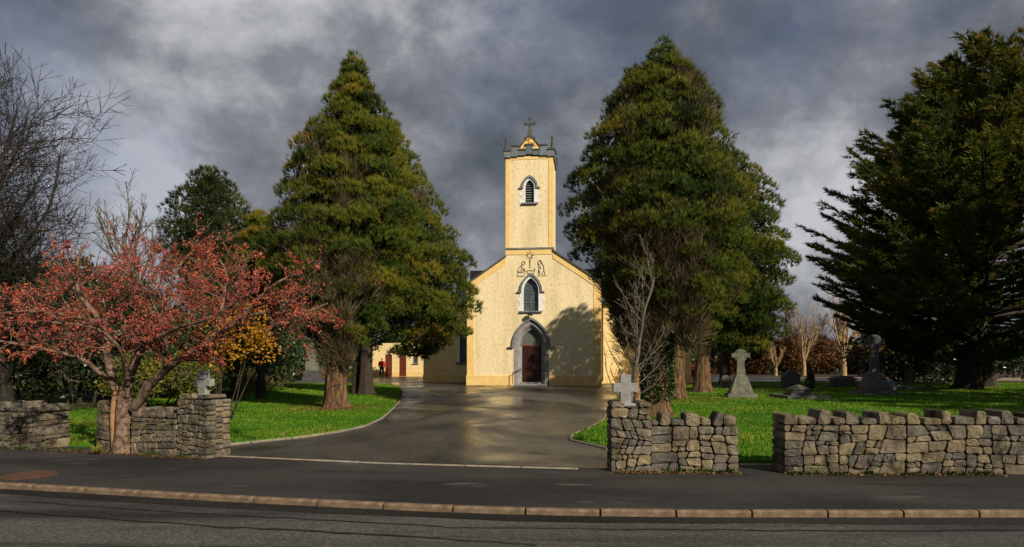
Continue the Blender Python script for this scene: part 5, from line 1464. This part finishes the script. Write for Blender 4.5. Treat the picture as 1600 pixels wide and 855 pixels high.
def needle_litter(label, c, n, seed, s):
    r = np.random.default_rng(seed)
    C = np.stack([c[0] + r.normal(0, s, n), c[1] + r.normal(0, s, n), np.full(n, .075)], 1)
    D = unit(np.stack([r.normal(0, 1, n), r.normal(0, 1, n), np.abs(r.normal(0, .2, n))], 1))
    V, F, T = blades(r, C, D, 1, .07, .02, .2, np.clip(r.normal(.45, .25, n), 0, 1))
    tag(mesh_np('fallen_needles', V, F, M['litter'], tint=T), label, 'needles', kind='stuff')
needle_litter('brown fallen needles around the foot of the tall left conifer', (-6.05, 21.8), 2600, 11, .8)
needle_litter('brown fallen needles around the trunks behind the right wall', (6.6, 26.4), 2600, 12, 1.1)
litter('fallen_leaves', 'brown fallen leaves along the foot of the right walls', [(1.6, 9.86), (2.2, 9.84), (3.5, 9.72)], 420, 1, .09)
litter('fallen_leaves', 'brown fallen leaves along the foot of the long right wall', [(4.15, 9.66), (7.4, 9.62)], 420, 2, .07)
litter('fallen_leaves', 'fallen leaves and moss along the foot of the left walls', [(-12, 12.95), (-8.5, 12.15), (-7, 11.7), (-5.4, 11.1)], 520, 3, .08)

# ------------------------------------------------------------------ graves
def celtic_cross(name, label, px, py, plinth, ped, shaft, head, mat, rz=0.0, slab=None):
    """plinth (w, d, h), pedestal (w0, w1, d0, d1, h), shaft (w0, w1, h), head (arm half width, ring radius, bar width)"""
    d = EYE * 1000 / (py - 560); x = (px - 800) / 1000 * d
    root = tag(empty(name, (x, d, .05), rz), label, 'gravestone', 'graves on the lawns')
    z = -.04
    if slab:
        MB().box(-slab[0] / 2, slab[0] / 2, -slab[1] / 2, slab[1] / 2, z, z + slab[2]).build('kerb_slab', mat, root, bevel=.02); z += slab[2]
    pw, pd, phh = plinth
    MB().frustum(0, 0, z, z + phh, pw / 2, pd / 2, pw / 2 * .94, pd / 2 * .94).build('plinth', mat, root, bevel=.02); z += phh
    w0, w1, d0, d1, h = ped
    mb = MB()
    mb.frustum(0, 0, z, z + h * .12, w0 / 2, d0 / 2, w0 / 2, d0 / 2)
    mb.frustum(0, 0, z + h * .12, z + h * .9, w0 / 2 * .92, d0 / 2 * .92, w1 / 2 * 1.05, d1 / 2 * 1.05)
    mb.frustum(0, 0, z + h * .9, z + h, w1 / 2 * 1.05, d1 / 2 * 1.05, w1 / 2 * .8, d1 / 2 * .8)
    mb.build('pedestal', mat, root, bevel=.012); z += h
    s0, s1, sh = shaft; aw, rr, bar = head
    t = .085
    cz = z + sh - aw * .62
    out = [(-s0 / 2, z), (s0 / 2, z), (s1 / 2, cz - bar / 2), (aw * .6, cz - bar / 2), (aw, cz - bar * .62), (aw, cz + bar * .62), (aw * .6, cz + bar / 2), (s1 / 2, cz + bar / 2), (s1 / 2 * 1.15, z + sh), (-s1 / 2 * 1.15, z + sh), (-s1 / 2, cz + bar / 2), (-aw * .6, cz + bar / 2), (-aw, cz + bar * .62), (-aw, cz - bar * .62), (-aw * .6, cz - bar / 2), (-s1 / 2, cz - bar / 2)]
    MB().slab(out, [], -t, t).build('cross', mat, root, bevel=.008)
    n = 28
    o_ = [(rr * math.cos(2 * math.pi * i / n), cz + rr * math.sin(2 * math.pi * i / n)) for i in range(n)]
    i_ = [(rr * .74 * math.cos(2 * math.pi * i / n), cz + rr * .74 * math.sin(2 * math.pi * i / n)) for i in range(n)]
    MB().slab(o_, [i_[::-1]], -t * .7, t * .7).build('ring', mat, root)
    return root
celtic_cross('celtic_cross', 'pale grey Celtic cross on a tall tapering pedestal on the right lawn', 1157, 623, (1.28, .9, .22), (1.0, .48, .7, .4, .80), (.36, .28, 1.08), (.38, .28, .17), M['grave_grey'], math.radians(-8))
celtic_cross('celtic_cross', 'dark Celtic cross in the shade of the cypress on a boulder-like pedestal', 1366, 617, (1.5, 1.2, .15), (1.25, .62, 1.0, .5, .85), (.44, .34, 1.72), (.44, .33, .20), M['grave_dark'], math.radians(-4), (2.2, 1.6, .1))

def headstone(name, label, px, py, w, h, t, mat, rz=0, rough=False, seed=0):
    d = EYE * 1000 / (py - 560); x = (px - 800) / 1000 * d; rng = random.Random(seed)
    root = tag(empty(name, (x, d, .05), rz), label, 'gravestone', 'graves on the lawns')
    out = [(-w / 2, .1), (w / 2, .1), (w / 2, h * .6)] + [(w / 2 * math.cos(a), h * .6 + h * .4 * math.sin(a)) for a in np.linspace(.25, math.pi - .25, 9)] + [(-w / 2, h * .6)]
    if rough: out = [(x_ * rng.uniform(.85, 1.08), z_ * rng.uniform(.93, 1.05)) for x_, z_ in out]
    MB().slab(out, [], -t / 2, t / 2).build('stone_slab', mat, root, bevel=.015)
    MB().box(-w / 2 - .12, w / 2 + .12, -t, t, -.04, .12).build('base', mat, root, bevel=.015)
    return root
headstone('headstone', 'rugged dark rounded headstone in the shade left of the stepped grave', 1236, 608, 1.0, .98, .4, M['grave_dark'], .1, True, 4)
headstone('headstone', 'dim headstone just left of the paler Celtic cross', 1134, 607, .62, .72, .18, M['grave_grey'], .2)
# low kerbed grave with a stepped cap
d = EYE * 1000 / (626 - 560); rt = tag(empty('kerbed_grave', ((1266 - 800) / 1000 * d, d, .05)), 'low kerbed grave with a stepped stone cap on the right lawn', 'grave', 'graves on the lawns')
for x0, x1, y0, y1 in ((-.95, .95, -.05, .10), (-.95, .95, 1.75, 1.9), (-.95, -.80, .102, 1.748), (.80, .95, .102, 1.748)):
    MB().box(x0, x1, y0, y1, -.04, .14).build('kerb_rail', M['grave_grey'], rt, bevel=.012)
MB().frustum(0, 1.1, -.04, .22, .52, .42, .48, .38).build('lower_step', M['grave_dark'], rt, bevel=.012)
MB().frustum(0, 1.1, .22, .36, .40, .32, .36, .28).build('upper_step', M['grave_dark'], rt, bevel=.01)
MB().frustum(0, 1.1, .36, .56, .44, .36, .05, .05).build('pyramid_cap', M['grave_grey'], rt, bevel=.008)
# box tomb
d = EYE * 1000 / (606 - 560); rt = tag(empty('box_tomb', ((1316 - 800) / 1000 * d, d, .05)), 'grey box tomb with a gabled lid between the headstone and the dark cross', 'tomb', 'graves on the lawns')
MB().box(-.85, .85, -.4, .4, -.04, .14).build('base', M['grave_dark'], rt, bevel=.015)
MB().box(-.62, .62, -.3, .3, .14, .42).build('chest', M['grave_dark'], rt, bevel=.01)
MB().slab([(-.72, .42), (.72, .42), (.72, .5), (.3, .66), (-.3, .66), (-.72, .5)], [], -.36, .36).build('lid', M['grave_grey'], rt, bevel=.01)
# blue chipping grave
d = EYE * 1000 / (611 - 560); rt = tag(empty('kerbed_grave', ((1413 - 800) / 1000 * d, d, .05)), 'kerbed grave with blue-grey slab right of the dark Celtic cross', 'grave', 'graves on the lawns')
for x0, x1, y0, y1 in ((-.85, 1.05, -.05, .08), (-.85, 1.05, 1.6, 1.73), (-.85, -.72, .082, 1.598), (.92, 1.05, .082, 1.598)):
    MB().box(x0, x1, y0, y1, -.04, .20).build('kerb_rail', M['grave_grey'], rt, bevel=.012)
MB().box(-.715, .915, .085, 1.595, -.04, .15).build('chippings', M['grave_blue'], rt)
MB().slab([(-.6, .15), (.1, .15), (.1, .36), (-.1, .52), (-.4, .52), (-.6, .36)], [], .9, 1.05).build('small_headstone', M['grave_blue'], rt, bevel=.01)
# second long low kerb grave under cypress
d = 43; rt = tag(empty('kerbed_grave', ((1440 - 800) / 1000 * d, d, .05)), 'long low kerbed grave half hidden under the cypress', 'grave', 'graves on the lawns')
MB().box(-1.6, 1.6, -.6, .6, -.04, .13).build('slab', M['grave_grey'], rt, bevel=.02)
MB().box(-.9, -.3, .2, .4, .13, .95).build('headstone', M['grave_dark'], rt, bevel=.02)
# left tombstone with a small cross
d = EYE * 1000 / (600 - 560) - 3; rt = tag(empty('tombstone', ((413 - 800) / 1000 * d, d, .05)), 'pale tombstone with a small dark cross at the edge of the left lawn', 'gravestone', 'graves on the lawns')
MB().frustum(0, 0, -.04, .30, .46, .40, .44, .38).build('plinth', M['grave_grey'], rt, bevel=.02)
MB().frustum(0, 0, .30, 1.02, .40, .33, .34, .28).build('pedestal', M['grave_grey'], rt, bevel=.015)
MB().frustum(0, 0, 1.02, 1.14, .34, .28, .16, .14).build('cap', M['grave_grey'], rt, bevel=.01)
MB().slab([(-.06, 1.14), (.06, 1.14), (.05, 1.55), (.2, 1.55), (.2, 1.66), (.05, 1.66), (.05, 1.88), (-.05, 1.88), (-.05, 1.66), (-.2, 1.66), (-.2, 1.55), (-.05, 1.55)], [], -.05, .05).build('small_cross', M['grave_dark'], rt)
# obelisk; dark stone on base and pedestal stands in for tree shade
d = EYE * 1000 / (597 - 560) - 3; rt = tag(empty('obelisk', ((488 - 800) / 1000 * d, d, .05)), 'tapering obelisk monument behind the tall left trunk', 'monument', 'graves on the lawns')
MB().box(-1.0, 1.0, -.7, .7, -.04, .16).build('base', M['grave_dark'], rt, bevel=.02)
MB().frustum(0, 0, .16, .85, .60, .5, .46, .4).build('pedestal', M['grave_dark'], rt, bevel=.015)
MB().frustum(0, 0, .85, 2.55, .40, .34, .27, .23).build('shaft', M['grave_grey'], rt, bevel=.012)
MB().frustum(0, 0, 2.55, 2.8, .27, .23, .02, .02).build('pyramid_tip', M['grave_grey'], rt)

# ------------------------------------------------------------------ car and person by the annexe
M['car_paint'] = mat_simple('silver_white_car_paint', [(0.3, (.62, .64, .66)), (.7, (.70, .72, .74))], 2, .25, spec=.6, coat=.6)
M['car_glass'] = mat_simple('car_glass', [(0.3, (.02, .025, .03)), (.7, (.03, .035, .04))], 2, .08, spec=.7)
M['tyre'] = mat_simple('tyre_rubber', [(0.3, (.015, .015, .015)), (.7, (.025, .025, .025))], 5, .8)
M['rim'] = mat_simple('alloy_rim', [(0.3, (.35, .36, .37)), (.7, (.45, .46, .47))], 5, .35, metallic=.6)
M['lamp_red'] = mat_simple('tail_lamp', [(0.3, (.35, .01, .01)), (.7, (.4, .015, .015))], 5, .2)
def car():
    root = tag(empty('parked_car', (-14.75, 60.2, .006), math.radians(-6)), 'silver-white hatchback parked by the annexe, mostly behind the dark tree trunks', 'car')
    side = [(-1.95, .32), (-1.98, .62), (-1.80, .80), (-1.0, .93), (-.45, 1.34), (.55, 1.44), (1.35, 1.36), (1.75, 1.0), (1.93, .85), (1.95, .34)]
    def body(sec, y0, y1, taper):
        pass
    b = MB(); n = len(side)
    ys = [(-.82, .93), (-.76, 1.0), (.76, 1.0), (.82, .93)]
    V = []
    for y, s in ys:
        for x, z in side:
            yy = y * (1 - .22 * max(0, z - .9) / .5)
            V.append((x * (s if abs(y) > .8 else 1), yy, .3 + (z - .3) * (1 if abs(y) < .8 else .985)))
    F = [(k * n + i, k * n + (i + 1) % n, (k + 1) * n + (i + 1) % n, (k + 1) * n + i) for k in range(3) for i in range(n)]
    F += [tuple(range(n))[::-1], tuple(range(3 * n, 4 * n))]
    bo = b.add(V, F).build('body', M['car_paint'], root, smooth=False, bevel=.02)
    for s in (-1, 1):
        y = s * .735
        for xs in ([(-.72, .98), (-.32, 1.28), (.18, 1.35), (.18, .98)], [(.24, .98), (.24, 1.35), (.85, 1.36), (1.25, 1.28), (1.32, .98)]):
            MB().slab(xs, [], min(y * .9, y * 1.035), max(y * .9, y * 1.035)).build('side_window', M['car_glass'], root)
        for x in (-1.22, 1.2):
            w = MB(); w.lathe([(.17, -.09), (.29, -.09), (.31, -.05), (.31, .05), (.29, .09), (.17, .09)], 0, 0, 20)
            wv = w.build('wheel', M['tyre'], root, loc=(x, s * .74, .31)); wv.rotation_euler = (math.pi / 2, 0, 0)
            MB().lathe([(.19, -.1), (.19, .1), (.05, .105), (.03, .1)], 0, 0, 16).build('rim', M['rim'], wv)
        MB().box(1.86, 1.96, s * .62 - .14, s * .62 + .14, .72, .86).build('tail_lamp', M['lamp_red'], root, bevel=.01)
        MB().box(-1.99, -1.84, s * .58 - .18, s * .58 + .18, .58, .70).build('headlight', M['rim'], root, bevel=.01)
        MB().box(-.62, -.5, s * .93 - .08, s * .93 + .08, .93, 1.05).build('mirror', M['car_paint'], root, bevel=.015)
    MB().add([(-.98, -.58, .965), (-.98, .58, .965), (-.5, .52, 1.325), (-.5, -.52, 1.325)], [(0, 1, 2, 3)]).build('windscreen', M['car_glass'], root)
    root.rotation_euler.z += math.pi
car()

def person():
    root = tag(empty('person', (-12.35, 60.7, .006), math.radians(20)), 'person in a red jacket and dark trousers standing by the silver car', 'person')
    def skin(name, nodes, edges, mat, parent, sub=2, rootv=0):
        me = bpy.data.meshes.new(name)
        me.from_pydata([n[:3] for n in nodes], edges, [])
        o = new_obj(name, me, parent)
        md = o.modifiers.new('skin', 'SKIN')
        for i, nn in enumerate(nodes):
            sv = me.skin_vertices[0].data[i]; sv.radius = (nn[3], nn[4] if len(nn) > 4 else nn[3]); sv.use_root = i == rootv
        o.modifiers.new('sub', 'SUBSURF').levels = sub
        o.modifiers['sub'].render_levels = sub
        me.materials.append(mat)
        return o
    M['skin'] = mat_simple('skin', [(0.3, (.45, .26, .18)), (.7, (.52, .31, .22))], 6, .6)
    M['jacket'] = mat_simple('red_jacket', [(0.3, (.60, .014, .010)), (.7, (.72, .02, .014))], 6, .7, .2, 12)
    M['trousers'] = mat_simple('dark_trousers', [(0.3, (.02, .022, .03)), (.7, (.03, .033, .04))], 6, .85, .2, 12)
    M['hair'] = mat_simple('brown_hair', [(0.3, (.04, .022, .012)), (.7, (.07, .04, .02))], 14, .6, .4, 30)
    M['shoe'] = mat_simple('dark_shoe', [(0.3, (.012, .011, .01)), (.7, (.02, .02, .018))], 6, .5)
    # one continuous body
    nodes = [(0, 0, .93, .13, .10), (0, .0, 1.15, .125, .09), (0, .0, 1.36, .15, .10), (0, .0, 1.47, .06), (0, -.01, 1.55, .052), (0, -.02, 1.63, .085, .095), (0, -.015, 1.71, .07, .08),
             (.10, 0, .86, .085), (.12, -.02, .48, .060), (.12, .02, .10, .042), (.12, -.10, .04, .038),
             (-.10, 0, .86, .085), (-.13, .03, .48, .060), (-.14, .08, .10, .042), (-.14, -.04, .04, .038),
             (.19, 0, 1.40, .058), (.25, .02, 1.14, .046), (.24, -.12, .92, .036), (.235, -.17, .85, .034),
             (-.19, 0, 1.40, .058), (-.25, .03, 1.14, .046), (-.24, -.06, .91, .036), (-.235, -.10, .84, .034)]
    edges = [(0, 1), (1, 2), (2, 3), (3, 4), (4, 5), (5, 6), (0, 7), (7, 8), (8, 9), (9, 10), (0, 11), (11, 12), (12, 13), (13, 14), (2, 15), (15, 16), (16, 17), (17, 18), (2, 19), (19, 20), (20, 21), (21, 22)]
    body = skin('body', nodes, edges, M['skin'], root)
    for hx, hy, hz in ((.235, -.17, .85), (-.235, -.10, .84)):
        sg = 1 if hx > 0 else -1
        for k in range(4):
            fx = hx + (k - 1.5) * .018 * .4; fy = hy + (k - 1.5) * .020
            skin('finger', [(fx, fy, hz + .01, .010), (fx - sg * .012, fy, hz - .045 - .006 * (1.5 - abs(k - 1.5)), .009), (fx - sg * .035, fy, hz - .07, .008)], [(0, 1), (1, 2)], M['skin'], body, 1)
        skin('thumb', [(hx, hy - .02, hz + .02, .011), (hx - sg * .01, hy - .05, hz - .012, .010), (hx - sg * .02, hy - .055, hz - .038, .009)], [(0, 1), (1, 2)], M['skin'], body, 1)
    g = .06
    jk = [(0, 0, .86, .20, .16)] + [(x, y, z, a + g, b + g) for x, y, z, a, b in ((0, 0, 1.15, .13, .10), (0, 0, 1.36, .155, .105))] + [(0, 0, 1.46, .085), (.205, 0, 1.40, .105), (.265, .02, 1.14, .090), (.25, -.10, .95, .07), (-.205, 0, 1.40, .105), (-.265, .03, 1.14, .090), (-.25, -.05, .94, .07)]
    skin('jacket', jk, [(0, 1), (1, 2), (2, 3), (2, 4), (4, 5), (5, 6), (2, 7), (7, 8), (8, 9)], M['jacket'], body)
    tz = [(0, 0, .93, .165, .135), (.10, 0, .84, .125), (.12, -.02, .48, .105), (.12, .02, .10, .09), (-.10, 0, .84, .125), (-.13, .03, .48, .105), (-.14, .08, .10, .09)]
    skin('trousers', tz, [(0, 1), (1, 2), (2, 3), (0, 4), (4, 5), (5, 6)], M['trousers'], body)
    for x, y in ((.12, 0), (-.14, .06)):
        skin('shoe', [(x, y + .05, .045, .045), (x, y - .07, .04, .042), (x, y - .16, .035, .034)], [(0, 1), (1, 2)], M['shoe'], body, 2)
    skin('hair', [(0, .03, 1.62, .075), (0, .015, 1.70, .092), (0, -.03, 1.755, .07)], [(0, 1), (1, 2)], M['hair'], body)
    for s in (-1, 1):
        MB().lathe([(.002, -.012), (.011, 0), (.002, .012)], 0, 0, 8).build('eye', M['tyre'], body, loc=(s * .033, -.108, 1.645))
        skin('ear', [(s * .085, -.01, 1.655, .012, .02), (s * .088, -.01, 1.62, .010, .015)], [(0, 1)], M['skin'], body, 1)
    skin('nose', [(0, -.105, 1.65, .010), (0, -.125, 1.615, .014)], [(0, 1)], M['skin'], body, 1)
    MB().box(-.025, .025, -.114, -.10, 1.575, 1.585).build('mouth', M['lamp_red'], body)
person()
